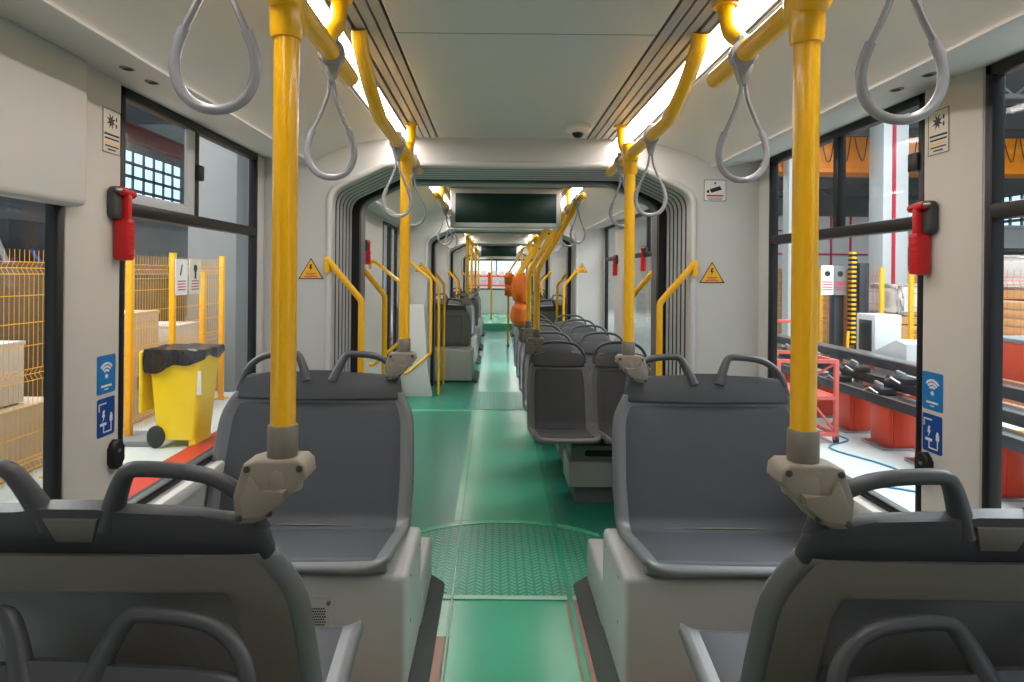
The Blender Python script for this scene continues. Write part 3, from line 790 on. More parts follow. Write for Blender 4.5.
# ------------------------------------------------------------------ wall fittings
def wframe(side, y, z, off=.0):
    """frame on a side wall: u to the viewer's right, v up, n into the tram"""
    return (Vector((side*(HW-off), y, z)), Vector((0, 1 if side < 0 else -1, 0)), Z, Vector((-side, 0, 0)))
def hammer(side, y, z, label, off=.03, first=[None]):
    t = empty('emergency_hammer', (side*(HW-off), y, z), label, 'emergency hammer', 'red emergency hammers')
    s = -side
    fr = (Vector((0, 0, 0)), Y, Z, Vector((s, 0, 0)))
    MB().prism(rrect(.085, .10, .022, 4), fr, 0, .028, .008, 3).build('holder', 'holder', t)
    h = MB().prism(rrect(.042, .125, .010, 3, (.004, -.108)), fr, .006, .050, .008, 2)
    h.prism(rrect(.024, .08, .008, 3, (.004, -.012)), fr, .018, .046, .006, 2)
    hm = h.build('handle', 'red', t)
    MB().tube([(s*.034, -.032, .036), (s*.034, .036, .030)], .013, 12).build('head', 'red', t)
    MB().lathe([(.010, 0), (.008, .012), (.002, .02)], (s*.034, -.032, .036), 12, (0, -1, 0)).build('tip', 'steel', t)
    g = MB()
    for k in range(6): g.box((min(s*.0495, s*.0515), -.012, -.158+.019*k), (max(s*.0495, s*.0515), .020, -.152+.019*k), .001)
    g.build('ridges', 'red', hm)
    return t
hammer(-1, 1.915, 1.675, 'red emergency hammer in a grey holder on the near left pillar')
hammer(1, 1.915, 1.655, 'red emergency hammer in a grey holder on the near right pillar')
hammer(-1, 5.75, 1.72, 'red emergency hammer on the left wall before the door', 0)
hammer(1, 5.62, 1.68, 'red emergency hammer on the bar of the second-section window', 0)
hammer(1, 6.8, 1.64, 'red emergency hammer on the pillar behind the single seats')

def sticker(fr, poly, base, marks, name, label, cat='sticker', group=None):
    """thin plate with marks; marks = [(part name, poly, material)]"""
    o = Vector(fr[0]); f = (Vector((0, 0, 0)),) + tuple(fr[1:])
    t = MB().prism(poly, f, 0, .0012).build(name, base, None, 0); t.location = o
    tag(t, label, cat, group)
    by = {}
    for nm, p, m in marks: by.setdefault((nm, m), []).append(p)
    for (nm, m), ps in by.items():
        mb = MB()
        for p in ps: mb.prism(p, f, .0008, .0018)
        mb.build(nm, m, t, 0)
    return t
def rect(cx, cy, w, h): return [(cx-w/2, cy-h/2), (cx+w/2, cy-h/2), (cx+w/2, cy+h/2), (cx-w/2, cy+h/2)]
def spiky(c, r, R_, n): return [(c[0]+(R_ if k % 2 else r)*math.cos(math.pi*k/n), c[1]+(R_ if k % 2 else r)*math.sin(math.pi*k/n)) for k in range(2*n)]
BOLT = [(-.004, .018), (.006, .018), (.001, .004), (.008, .004), (-.006, -.020), (-.001, -.003), (-.008, -.003)]
def notice(side, y, z, label):
    mk = [('border', rect(0, .064, .086, .002), 'ink'), ('border', rect(0, -.064, .086, .002), 'ink'), ('border', rect(-.043, 0, .002, .13), 'ink'), ('border', rect(.043, 0, .002, .13), 'ink'),
          ('symbol', spiky((-.004, .030), .010, .023, 8), 'ink'), ('symbol', rect(.022, .040, .006, .012), 'ink'), ('symbol', rect(.022, .020, .006, .012), 'ink'),
          ('text_lines', rect(0, -.010, .074, .006), 'ink'), ('text_lines', rect(0, -.022, .07, .005), 'ink'), ('text_lines', rect(0, -.034, .062, .004), 'orange'), ('text_lines', rect(0, -.044, .066, .004), 'ink'), ('text_lines', rect(0, -.054, .04, .004), 'ink')]
    sticker(wframe(side, y, z, .0305), rrect(.09, .134, .006), 'cream', mk, 'notice_sticker', label)
notice(-1, 1.895, 1.885, 'cream notice with a black spiky symbol above the left hammer')
notice(1, 1.88, 1.905, 'cream notice with a black spiky symbol above the right hammer')
def wifi(side, y, z, label):
    c = (0, .0); mk = []
    for r in (.011, .021, .031): mk.append(('wifi_symbol', arc_band((0, -.002), r, r+.0065, 40, 140), 'white'))
    mk += [('wifi_symbol', ngon(12, .007, (0, -.006)), 'white'), ('text_lines', rect(0, -.034, .05, .006), 'white'), ('text_lines', rect(0, -.044, .018, .003), 'white')]
    sticker(wframe(side, y, z, .0305), rrect(.088, .112, .006), 'blue', mk, 'wifi_sticker', label)
def usb(side, y, z, label):
    mk = [('charging_symbol', [(a*.9-.012, b*.9+.004) for a, b in BOLT], 'white'), ('charging_symbol', rect(-.018, .040, .036, .004), 'white'), ('charging_symbol', rect(-.034, .030, .004, .022), 'white'),
          ('charging_symbol', rect(-.014, -.020, .030, .008), 'white'), ('charging_symbol', rect(-.012, -.034, .004, .022), 'white'), ('charging_symbol', rect(.006, -.044, .040, .004), 'white'),
          ('charging_symbol', rect(.024, -.028, .004, .034), 'white'), ('charging_symbol', rect(.024, -.008, .014, .018), 'white'), ('charging_symbol', rect(.024, .005, .008, .006), 'white')]
    sticker(wframe(side, y, z, .0305), rrect(.084, .112, .006), 'navy', mk, 'charging_sticker', label)
wifi(-1, 1.88, 1.17, 'light blue wireless sticker on the near left pillar'); usb(-1, 1.88, 1.045, 'dark blue charging sticker on the near left pillar')
wifi(1, 1.895, 1.14, 'light blue wireless sticker on the near right pillar'); usb(1, 1.895, 1.015, 'dark blue charging sticker on the near right pillar')
def usb_socket(side, y, z, label):
    t = empty('charging_socket', (side*(HW-.03), y, z), label, 'charging socket')
    fr = (Vector((0, 0, 0)), Y, Z, Vector((-side, 0, 0)))
    MB().prism(rrect(.052, .088, .022, 5), fr, 0, .022, .008, 3).build('body', 'black', t)
    MB().prism(rrect(.016, .010, .002, 2, (0, .012)), fr, .0215, .0225).build('port', 'grey', t)
usb_socket(-1, 1.915, .925, 'black charging socket under the left blue stickers'); usb_socket(1, 1.915, .91, 'black charging socket under the right blue stickers')
def triangle(px, py, D, s, label):
    c = P(px, py, D)
    R3 = s*.62
    tri = [(0, s*.56), (-R3*1.02, -s*.5), (R3*1.02, -s*.5)]
    inn = [(0, s*.48), (-R3*.90, -s*.455), (R3*.90, -s*.455)]
    mk = [('yellow_field', inn, 'orange')]
    t = sticker((Vector((c.x, D, c.z)), X, Z, -Y), tri, 'ink', mk, 'warning_sticker', label)
    f = (Vector((0, 0, 0)), X, Z, -Y)
    mb = MB().prism([(a*s*10, b*s*10+s*.06) for a, b in BOLT], f, .0016, .0024)
    mb.build('bolt', 'ink', t, 0)
    mb = MB()
    for k, w in enumerate((.5, .42, .7)): mb.prism(rect(0, -s*(.22+.08*k), s*w, s*.035), f, .0016, .0024)
    mb.build('text_lines', 'redink', t, 0)
triangle(311, 269, 3.199, .100, 'yellow high-voltage triangle on the wall left of the gangway')
triangle(712, 273, 3.199, .100, 'yellow high-voltage triangle on the wall right of the gangway')
triangle(421, 267, 7.739, .11, 'small yellow triangle left of the second gangway')
triangle(582, 268, 7.739, .11, 'small yellow triangle right of the second gangway')
c = P(715, 190.5, 3.199)
cm = [('camera_symbol', [(-.028, .006), (.024, .022), (.034, .004), (-.018, -.012)], 'ink'), ('camera_symbol', rect(0, .036, .008, .010), 'ink'), ('camera_symbol', [(-.042, -.002), (-.030, .004), (-.028, -.012), (-.042, -.012)], 'ink'),
      ('text_lines', rect(0, -.026, .084, .008), 'redink'), ('text_lines', rect(0, -.038, .078, .003), 'ink'), ('text_lines', rect(0, -.046, .07, .003), 'redink')]
sticker((Vector((c.x, 3.199, c.z)), X, Z, -Y), rrect(.112, .108, .008), 'grey', [('white_field', rrect(.105, .101, .007), 'white')], 'camera_sticker', 'white surveillance camera sticker on the wall right of the gangway')
so = bpy.context.scene.objects['camera_sticker']
mb = MB(); mr = MB(); f = (Vector((0, 0, 0)), X, Z, -Y)
for nm, p, m_ in cm: (mr if m_ == 'redink' else mb).prism(p, f, .0016, .0024)
mb.build('camera_symbol', 'ink', so, 0); mr.build('text_lines', 'redink', so, 0)

# dome camera, cove nozzles, ceiling screws
t = empty('dome_camera', (P(578, 128, 2.92).x, 2.92, CEIL), 'small white dome camera on the ceiling before the gangway', 'security camera')
MB().lathe([(.058, 0), (.060, -.016), (.052, -.028), (.03, -.034)], (0, 0, 0), 28).build('base', 'white', t)
MB().lathe([(.028, -.030), (.026, -.042), (.018, -.052), (.003, -.056)], (0, 0, 0), 20).build('lens', 'black', t)
for side, y, l in ((-1, 1.735, 'nearer dark oval nozzle over the left window'), (-1, 1.86, 'farther dark oval nozzle over the left window'), (1, 1.72, 'nearer dark oval nozzle over the right window'), (1, 1.86, 'farther dark oval nozzle over the right window')):
    t = empty('cove_nozzle', (side*1.03, y, 2.02), l, 'nozzle', 'oval nozzles in the cove')
    MB().lathe([(.021, .003), (.021, -.004), (.016, -.006)], (side*.05, 0, .006), 20).build('ring', 'grey', t); MB().lathe([(.015, -.004), (.011, -.0075)], (side*.05, 0, .006), 16).build('core', 'slot', t)

# hanging displays
def display(y, label):
    t = empty('passenger_display', (.0, y, CEIL-.005), label, 'display', 'hanging passenger displays')
    MB().box((-.435, 0, -.315), (.435, .10, .0), .014, 3).build('housing', 'housing', t)
    MB().box((-.395, -.004, -.275), (.395, .006, -.045), .003).build('screen', 'screen', t)
    MB().box((-.44, .02, -.02), (.44, .09, .003), .004).build('bracket', 'vent', t)
display(5.0, 'dark green passenger display hanging above the aisle, nearest'); display(14.4, 'small dark passenger display far down the aisle')

# orange bags
def bag(x, y, z, h, w, label, seed):
    rnd = random.Random(seed); ph = [rnd.uniform(0, 6) for _ in range(6)]
    m = MB()
    def fn(u, v):
        a = 2*math.pi*u; b = math.pi*(v-.5)
        r = 1 + .08*math.sin(3*a+ph[0]+2*b) + .05*math.sin(7*a+ph[1]) * math.cos(b) + .05*math.sin(5*b+ph[2]+a)
        cb = max(0, math.cos(b))**.7
        return Vector((w*.5*r*cb*math.cos(a)-.04, w*.55*r*cb*math.sin(a), h*.5*math.copysign(abs(math.sin(b))**.8, math.sin(b))))
    m.grid(fn, 29, 17)
    bmesh.ops.remove_doubles(m.bm, verts=list(m.bm.verts), dist=1e-5)
    t = m.build('wrapped_validator', 'bag', None, 60); t.location = (x, y, z)
    MB().tube([(w*.26*math.cos(q)-.0, w*.26*math.sin(q), -h*.46) for q in [k*math.pi/6 for k in range(12)]], .008, 6, True).build('tie', 'bag', t)
    tag(t, label, 'bagged device', 'devices wrapped in orange bags')
bag(CAMX+.30, 6.66, 1.33, .30, .18, 'orange bag wrapped round the upper device on the aisle pole', 1)
bag(CAMX+.30, 6.66, 1.06, .23, .18, 'orange bag wrapped round the lower device on the aisle pole', 2)
bag(CAMX+.33, 12.95, 1.37, .26, .22, 'far orange bag on a pole, upper one', 3)
bag(CAMX+.33, 12.95, 1.12, .20, .20, 'far orange bag on a pole, lower one', 4)

# ------------------------------------------------------------------ the workshop hall round the tram
GZ = -.35
HALL = MB().box((-26, -8, GZ-.2), (26, 44, GZ)).build('floor', 'hallfloor', None, 0); HALL.name = 'floor_hall'; struct(HALL)
struct(MB().box((-26, -8, 6.3), (-1.8, 44, 6.5)).build('ceiling_hall', 'roof', None, 0))
struct(MB().box((1.8, -8, 6.3), (26, 44, 6.5)).build('ceiling_hall', 'roof', None, 0))
struct(MB().box((-12.7, -8, GZ), (-12.5, 44, 6.3)).build('wall_hall_left', 'girder', None, 0))
struct(MB().box((18, -8, GZ), (18.2, 44, 6.3)).build('wall_hall_right', 'girder', None, 0))
struct(MB().box((-12.5, 36, GZ), (18, 36.2, 6.3)).build('wall_hall_front', 'wall', None, 0))
def hall_window(side, y, z, w, h):
    NWIN[0] += 1
    x = -12.48 if side < 0 else 17.98
    f = MB(); d = -.08*side
    n = 6
    for k in range(n+1): f.box((min(x, x+d), y+w*k/n-.04, z), (max(x, x+d), y+w*k/n+.04, z+h))
    for zz in (z, z+h*.25, z+h*.5, z+h*.75, z+h): f.box((min(x, x+d), y, zz-.05), (max(x, x+d), y+w, zz+.05))
    o = struct(f.build('window_%d' % (NWIN[0]+20), 'girder', None, 0))
    MB().box((min(x, x-side*.02), y, z), (max(x, x-side*.02), y+w, z+h)).build('pane', 'winglow', o)
for k in range(7): hall_window(-1, 3.5+k*4.4, 3.75, 4.0, 1.8)
for k in range(6): hall_window(1, 3.0+k*4.6, 3.2, 3.0, 1.2)
NWIN[0] += 1
o = struct(MB().box((-3, 35.9, 1.4), (-2.9, 36, 3.6)).box((2.9, 35.9, 1.4), (3, 36, 3.6)).box((-.05, 35.9, 1.4), (.05, 36, 3.6)).box((-3, 35.9, 1.35), (3, 36, 1.45)).box((-3, 35.9, 2.2), (3, 36, 2.28)).build('window_%d' % (NWIN[0]+20), 'girder', None, 0))
MB().box((-3, 35.95, 1.4), (3, 35.98, 3.6)).build('pane', 'winglow', o)

def beam(lo, hi, m, label, name='roof_beam', g=None):
    """I-section beam along its longest side"""
    lo, hi = Vector(lo), Vector(hi); d = hi-lo; ax = 0 if d.x > d.y else 1
    mb = MB(); h = d.z
    mb.box(lo, (hi.x, hi.y, lo.z+h*.12)); mb.box((lo.x, lo.y, hi.z-h*.12), hi)
    c = (lo+hi)/2
    if ax == 0: mb.box((lo.x, c.y-d.y*.08, lo.z), (hi.x, c.y+d.y*.08, hi.z))
    else: mb.box((c.x-d.x*.08, lo.y, lo.z), (c.x+d.x*.08, hi.y, hi.z))
    return tag(mb.build(name, m, None, 0), label, 'beam', g)
beam((-12.4, 7.0, 5.2), (-2.2, 7.3, 5.8), 'girder', 'nearest grey cross beam under the roof on the left')
beam((-12.4, 11.0, 5.2), (-2.2, 11.3, 5.8), 'girder', 'second grey cross beam under the roof on the left')
beam((-12.4, 16.0, 5.2), (-2.2, 16.3, 5.8), 'girder', 'third grey cross beam under the roof on the left')
beam((-9.0, -2, 4.6), (-8.8, 34, 5.0), 'girderred', 'dark red long beam under the roof on the left')
beam((-11.6, -2, 3.3), (-11.45, 34, 3.45), 'girderred', 'dark red walkway beam in front of the left hall windows')
beam((-6.0, -2, 5.4), (-5.8, 34, 5.75), 'darkmach', 'dark long beam under the roof on the left')
beam((2.4, 15, 5.0), (17.9, 15.3, 5.6), 'girder', 'grey cross beam under the roof on the right, near the crane')
beam((2.4, 20, 4.8), (17.9, 20.3, 5.4), 'girder', 'grey cross beam under the roof on the right, far')
beam((17.4, -2, 2.4), (17.7, 34, 3.0), 'girder', 'grey long beam on the right hall wall')
beam((11, 10, 2.5), (17.9, 10.2, 2.9), 'girder', 'grey mezzanine beam on the right')
beam((8, 17, 2.3), (17.9, 17.3, 2.9), 'whitep', 'pale mezzanine beam on the right')
def truss(y, z, x0, x1, label):
    t = empty('roof_truss', (x0, y, z), label, 'truss', 'roof trusses')
    w = x1-x0; n = 9
    MB().tube([(0, 0, 0), (w, 0, 0)], .05, 6).build('lower_chord', 'girder', t); MB().tube([(0, 0, .7), (w, 0, .7)], .05, 6).build('upper_chord', 'girder', t)
    m = MB()
    for k in range(n): m.tube([(w*k/n, 0, 0), (w*(k+.5)/n, 0, .7), (w*(k+1)/n, 0, 0)], .03, 5)
    m.build('web', 'girder', t)
truss(12, 4.9, 3, 17.9, 'nearest grey roof truss on the right'); truss(18, 4.7, 3, 17.9, 'second grey roof truss on the right'); truss(25, 4.6, 3, 17.9, 'farthest grey roof truss on the right')
truss(9, 5.0, -12.4, -2.2, 'grey roof truss on the left')

# left: mesh fence, posts, bin, column
FX = -3.98
def post(x, y, h, label, m='yellowp', z=GZ, g='yellow fence posts'):
    t = empty('fence_post', (x, y, z), label, 'fence post', g)
    MB().box((-.032, -.032, 0), (.032, .032, h), .006).build('post', m, t); MB().box((-.08, -.08, 0), (.08, .08, .012), .003).build('foot_plate', m, t)
    MB().box((-.034, -.034, h), (.034, .034, h+.012), .004).build('cap', 'black' if False else m, t)
    return t
for y, l in ((5.68, 'yellow fence post seen through the left door glass'), (6.84, 'yellow fence post standing on the pale slab'), (7.75, 'yellow fence post behind the bin'), (8.55, 'yellow fence post behind the two signs'), (9.15, 'yellow fence post beside the concrete column')):
    post(FX, y, 2.03 if y != 8.55 else 1.80, l)
def mesh_panel(p0, p1, z0, z1, label, m='yellowp', pitch=.055, g='wire mesh fence panels'):
    p0, p1 = Vector(p0), Vector(p1); d = p1-p0; L = d.length; u = d.normalized(); nrm = Vector((-u.y, u.x, 0))
    t = empty('mesh_fence', (p0.x, p0.y, z0), label, 'fence', g)
    h = z1-z0; folds = [.06, .45, .92]
    def bump(z):
        return .03*max(0, 1-min(abs(z-h*f) for f in folds)/.05)
    v = MB()
    zs = sorted({0, h} | {h*f+q for f in folds for q in (-.05, 0, .05) if 0 < h*f+q < h})
    for k in range(1, int(L/pitch)): v.tube([u*(k*pitch)+nrm*bump(z)+Z*z for z in zs], .0028, 4)
    v.build('upright_wires', m, t, 0)
    hz = MB()
    for f in sorted([f_*h+q for f_ in folds for q in (-.05, 0, .05)] + [h*.19, h*.32, h*.58, h*.68, h*.80]):
        hz.tube([nrm*bump(f)+Z*f, u*L+nrm*bump(f)+Z*f], .0035, 4)
    hz.build('cross_wires', m, t, 0)
mesh_panel((FX, 3.6, 0), (FX, 5.65, 0), GZ+.08, 1.64, 'yellow wire mesh panel seen through the left door glass')
mesh_panel((FX, 5.71, 0), (FX, 6.81, 0), GZ+.08, 1.64, 'yellow wire mesh panel behind the near left pillar')
mesh_panel((FX, 6.87, 0), (FX, 7.72, 0), GZ+.08, 1.64, 'yellow wire mesh panel between the slab post and the bin')
mesh_panel((FX, 7.78, 0), (FX, 9.12, 0), GZ+.08, 1.64, 'yellow wire mesh panel behind the bin by the column')
tag(MB().box((FX-.25, 6.62, GZ), (FX+.35, 7.07, GZ+.06), .01).build('concrete_slab', 'concrete', None), 'pale slab under a yellow fence post left of the bin', 'slab')
for k, (y, m_, l) in enumerate(((7.86, 'white', 'white safety sign on the fence, nearer one'), (8.22, 'cream', 'beige safety sign on the fence, farther one'))):
    fr = (Vector((0, 0, 0)), Y, Z, X)
    t = MB().prism(rrect(.30, .44, .02), fr, 0, .008).build('safety_sign', m_, None, 30); t.location = (FX+.045, y, 1.40); tag(t, l, 'sign', 'safety signs on the fences')
    mm = MB().prism([(-.05, .02), (.0, .16), (.02, .15), (-.02, .02)] if k == 0 else ngon(10, .05, (0, .11)), fr, .007, .010)
    if k: mm.prism(rect(0, .03, .04, .10), fr, .007, .010)
    mm.build('figure', 'ink', t, 0)
    mm = MB()
    for q in range(4): mm.prism(rect(0, -.05-.035*q, .2, .014), fr, .007, .010)
    mm.build('text_lines', 'redink', t, 0)
t = empty('wheelie_bin', (-3.36, 6.80, GZ), 'yellow wheelie bin with a black bag over its rim outside the left window', 'wheelie bin'); t.scale = (.78, .85, 1)
def binbody(m, z0, z1, b0, b1):
    V = []
    for z, (hx, hy) in ((z0, b0), (z1, b1)):
        V.append([m.bm.verts.new((x, y, z)) for x, y in rrect(hx*2, hy*2, .05, 4)])
    n = len(V[0])
    for i in range(n): m.bm.faces.new((V[0][i], V[0][(i+1) % n], V[1][(i+1) % n], V[1][i]))
    m.bm.faces.new(V[0][::-1]); m.bm.faces.new(V[1]); return m
m = binbody(MB(), .08, .97, (.26, .23), (.345, .29)); m.build('body', 'bin', t)
m = binbody(MB(), .94, 1.0, (.365, .31), (.37, .315)); m.build('rim', 'bin', t)
m = MB()
def bagfn(u, v):
    a = 2*math.pi*u; r = 1.0+.03*math.sin(9*a)+.02*math.sin(17*a)
    ca, sa = math.cos(a), math.sin(a)
    q = 1/max(abs(ca)/.385, abs(sa)/.33)
    drop = .10+.12*max(0, math.sin(a-2.4))+.03*math.sin(5*a)
    if v < .5: f = v*2; return Vector((ca*q*f, sa*q*f, 1.03-.02*(1-v*2)+.012*v*2*math.sin(5*a)))
    w = (v-.5)*2
    return Vector((ca*q*r*(1+.03*math.sin(w*3)), sa*q*r*(1+.03*math.sin(w*3)), 1.02-drop*w))
m.grid(bagfn, 61, 13); m.build('bag', 'bagblack', t, 60)
m = MB()
m.box((-.46, -.30, .36), (-.41, .30, 1.0), .03, 3); m.box((-.42, -.27, .94), (-.34, .27, .985), .015); m.build('open_lid', 'bin', t)
for sy in (-1, 1):
    MB().lathe([(.03, -.03), (.10, -.028), (.115, -.015), (.115, .015), (.10, .028), (.03, .03)], (-.25, sy*.25, .115), 24, (0, 1, 0)).lathe([(.05, -.034), (.05, .034)], (-.25, sy*.25, .115), 14, (0, 1, 0)).build('wheel', 'tyre', t)
MB().box((.16, -.22, .0), (.26, .22, .09), .02).build('front_foot', 'bin', t)
MB().box((.24, -.262, .55), (.345, -.2455, .80), .004, rot=Matrix.Rotation(.07, 4, 'X')).build('label_patch', 'white', t)
struct(MB().box((-4.75, 9.7, GZ), (-4.0, 10.3, 6.3), .03).build('column_left', 'concrete'))
struct(MB().box((-4.05, 10.8, GZ), (-3.85, 11.0, 6.3), .02).build('column_left', 'whitep'))
def carton(x, y, z, sx, sy, sz, m, label, name='crate', cat='crate', g='crates and boxes behind the left fence'):
    t = empty(name, (x, y, z), label, cat, g)
    MB().box((-sx/2, -sy/2, 0), (sx/2, sy/2, sz), .012).build('body', m, t)
    MB().box((-sx/2-.006, -sy/2-.006, sz-.03), (sx/2+.006, sy/2+.006, sz+.004), .004).build('lid', m, t)
    MB().box((sx/2-.002, -.04, sz*.3), (sx/2+.004, .04, sz*.42)).build('tag', 'grey', t)
carton(-4.65, 7.7, GZ, .6, .9, 1.32, 'carton', 'tall beige carton behind the fence beside the bin')
carton(-4.7, 8.8, GZ+.55, .8, .7, .55, 'whitep', 'white box behind the fence above the bin')
carton(-4.7, 8.8, GZ, .9, .9, .53, 'wood', 'wooden crate under the white box', 'wooden_crate')
carton(-4.62, 5.35, GZ+.62, .5, 1.0, .55, 'whitep', 'white crate behind the fence seen through the door glass')
carton(-4.7, 5.2, GZ, .9, 1.9, .60, 'carton', 'pale bench-high box under the white crate', 'storage_box', 'box')
carton(-5.75, 9.9, GZ, 1.0, 1.6, 1.7, 'brownload', 'brown pallet load behind the fence by the column', 'pallet_load', 'pallet load')
carton(-6.6, 7.6, GZ, 1.4, 2.4, 1.9, 'brownload', 'long brown pallet load behind the beige carton', 'pallet_load', 'pallet load')
def machine(x, y, sx, sy, sz, label, seed, m='darkmach'):
    rnd = random.Random(seed); t = empty('machine', (x, y, GZ), label, 'machine', 'dark machines in the background')
    MB().box((-sx/2, -sy/2, 0), (sx/2, sy/2, sz*.6), .03).build('bed', m, t)
    MB().box((-sx*.3, -sy*.35, sz*.6), (sx*.3, sy*.2, sz), .04).build('head', m, t)
    c = MB()
    for k in range(5):
        yy = rnd.uniform(-sy*.45, sy*.45); c.tube([(sx*.5, yy, .2), (sx*.52, yy, sz*.6), (sx*.2, yy+.1, sz*rnd.uniform(.7, 1))], .05, 8)
    c.build('pipes', 'navy' if seed % 2 else 'grey', t)
    MB().box((sx*.5, -sy*.1, sz*.25), (sx*.5+.05, sy*.15, sz*.5), .01).build('control_panel', 'grey', t)
machine(-7.2, 5.0, 1.6, 2.0, 2.6, 'dark machine behind the mesh seen through the left door glass', 1)
machine(-8.8, 9.2, 1.8, 2.6, 3.0, 'tall dark machine behind the pallet loads on the left', 2)
machine(-10.0, 14.0, 2.0, 5.0, 2.8, 'dark machine far off on the left', 3)
machine(-7.0, 1.8, 1.6, 2.6, 2.5, 'dark machine at the left edge behind the door', 4)
tag(MB().box((-3.20, -3, GZ), (-2.62, 21, GZ+.03), .005).build('floor_channel', 'redsteel', None), 'red steel channel on the hall floor below the left window', 'channel')
for x, l in ((-2.60, 'steel rail beside the red channel, nearer the tram'), (-2.85, 'steel rail on the red channel')):
    tag(MB().box((x, -3, GZ), (x+.05, 21, GZ+.10), .008).build('floor_rail', 'darkmach', None), l, 'rail')

# right: machine line, stands, cabinets, trolley, crane
BXR = 4.08
def stand(y, label):
    t = empty('red_stand', (BXR+.05, y, GZ), label, 'stand', 'red stands of the machine line')
    MB().box((-.02, -.17, .03), (.03, .17, .44), .008).build('front_plate', 'standred', t)
    for q in (-1, 1): MB().box((.03, q*.15-.025, .03), (.36, q*.15+.025, .44), .006).build('side_plate', 'standred', t)
    MB().box((-.10, -.21, 0), (.42, .21, .03), .006).build('base_plate', 'steel', t)
    MB().box((.05, -.06, .10), (.20, .06, .34), .01).build('jack', 'darkmach', t)
for k, y in enumerate((4.7, 5.45, 6.2, 6.95, 7.7, 8.5, 9.4)):
    stand(y, ['red stand seen through the nearest right window', 'second red stand of the line, behind the pillar', 'red stand next to the right pillar', 'red stand left of the one by the pillar', 'red stand under the chain lumps', 'red stand beside the trolley', 'far red stand behind the trolley'][k])
for k, (z, x, l) in enumerate(((.10, BXR, 'lowest'), (.27, BXR+.12, 'middle'), (.44, BXR+.26, 'top'))):
    t = empty('machine_beam', (x, 1.5, z), '%s dark beam of the machine line on the right' % l, 'beam', 'dark beams of the machine line')
    MB().box((0, 0, 0), (.16, 13, .115), .004).build('beam', 'darkmach', t); MB().box((-.012, 0, .105), (.17, 13, .122), .003).build('edge_strip', 'steel', t)
rnd = random.Random(5)
for k in range(9):
    t = empty('clamp_carriage', (BXR-.02+.03*(k % 2), 6.5+.42*k, .225 if k % 2 else .40), 'black %s clamp carriage on the machine line' % ['first', 'second', 'third', 'fourth', 'fifth', 'sixth', 'seventh', 'eighth', 'ninth'][k], 'carriage', 'black carriages on the machine line')
    MB().box((-.08, -.14, 0), (.1, .14, .07), .012).build('body', 'black', t)
    m = MB()
    for q in range(4): m.lathe([(.022, 0), (.022, .05), (.012, .06)], (-.04+.02*q, -.1+.065*q, .065), 8)
    m.build('bolts', 'grey', t); MB().tube([(-.09, -.12, .02), (-.11, 0, .06), (-.09, .12, .02)], .012, 6).build('lever', 'steel', t)
t = empty('control_cabinet', (5.15, 8.75, .38), 'white control cabinet with a dark glass door on the machine line', 'cabinet', 'white cabinets by the machine line')
MB().box((-.16, -.22, 0), (.20, .22, .60), .015).build('body', 'whitep', t); MB().box((-.168, -.15, .10), (-.15, .15, .52), .01).build('door', 'darkmach', t)
MB().box((-.174, -.08, .34), (-.166, .08, .47)).build('screen', 'screen', t); MB().box((-.10, -.16, -.73), (.10, .16, 0), .01).build('pedestal', 'standred', t)
t = empty('control_cabinet', (4.80, 7.65, .13), 'white sloping cabinet with vent slots beside the right pillar', 'cabinet', 'white cabinets by the machine line')
MB().prism([(-.30, 0), (.32, 0), (.32, .58), (.12, .62), (-.30, .44)], ((0, 0, 0), -Y, Z, X), -.16, .2, .012).build('body', 'whitep', t)
m = MB()
for q in range(6): m.box((-.168, -.24, .08+.045*q), (-.158, -.12, .10+.045*q))
m.build('vent_slots', 'grey', t); MB().box((-.166, 0, .12), (-.158, .24, .38), .003).build('door', 'whitep', t); MB().box((-.12, -.2, -.48), (.12, .2, 0), .01).build('pedestal', 'standred', t)
def column(x, y, h, w, m, label):
    t = empty('steel_column', (x, y, GZ), label, 'column', 'dark columns of the machine line')
    MB().box((-w/2, -w/2, 0), (w/2, w/2, h), .008).build('shaft', m, t); MB().box((-w, -w, 0), (w, w, .03), .004).build('base_plate', m, t)
column(5.31, 10.1, 2.02, .15, 'darkmach', 'dark steel column left of the yellow cable chain'); column(5.62, 9.95, 2.05, .15, 'darkmach', 'dark steel column right of the yellow cable chain')
t = empty('cable_chain', (5.45, 9.9, .25), 'yellow and black cable chain hanging between two dark columns', 'cable chain')
m = MB(); m2 = MB()
for q in range(40): (m if q % 2 else m2).box((-.05 if q % 2 == 0 else -.036, -.05, .18+.036*q), (.05 if q % 2 == 0 else .036, .05, .18+.036*q+.034), .006)
m.build('links', 'yellowp', t); m2.build('black_links', 'black', t)
MB().tube(catmull([(-.09, -.06, .4), (-.10, -.06, .15), (-.05, -.06, .02), (.05, -.06, .02), (.10, -.06, .15), (.09, -.06, .4)], 20), .022, 8).build('hook_frame', 'yellowp', t)
t = empty('tool_trolley', (3.36, 7.45, GZ), 'pinkish red open frame trolley left of the machine line', 'trolley')
m = MB(); TW, TD, TH = .32, .42, 1.30
for sx in (-1, 1):
    for sy in (-1, 1): MB().box((sx*TW-.022, sy*TD-.022, .04), (sx*TW+.022, sy*TD+.022, TH if sy > 0 else .92), .004).build('upright', 'rose', t)
for z in (.10, .50, .90):
    mm = MB()
    for sx in (-1, 1): mm.box((sx*TW-.02, -TD, z-.02), (sx*TW+.02, TD, z+.02))
    for sy in (-1, 1): mm.box((-TW, sy*TD-.02, z-.02), (TW, sy*TD+.02, z+.02))
    mm.build('shelf_frame', 'rose', t)
MB().box((-TW, -TD, .50), (TW, TD, .515)).build('shelf', 'rose', t)
mm = MB()
for sx in (-1, 1): mm.tube([(sx*TW, -TD, .12), (sx*TW, TD, .48)], .014, 6).tube([(sx*TW, -TD, .88), (sx*TW, TD, .52)], .014, 6)
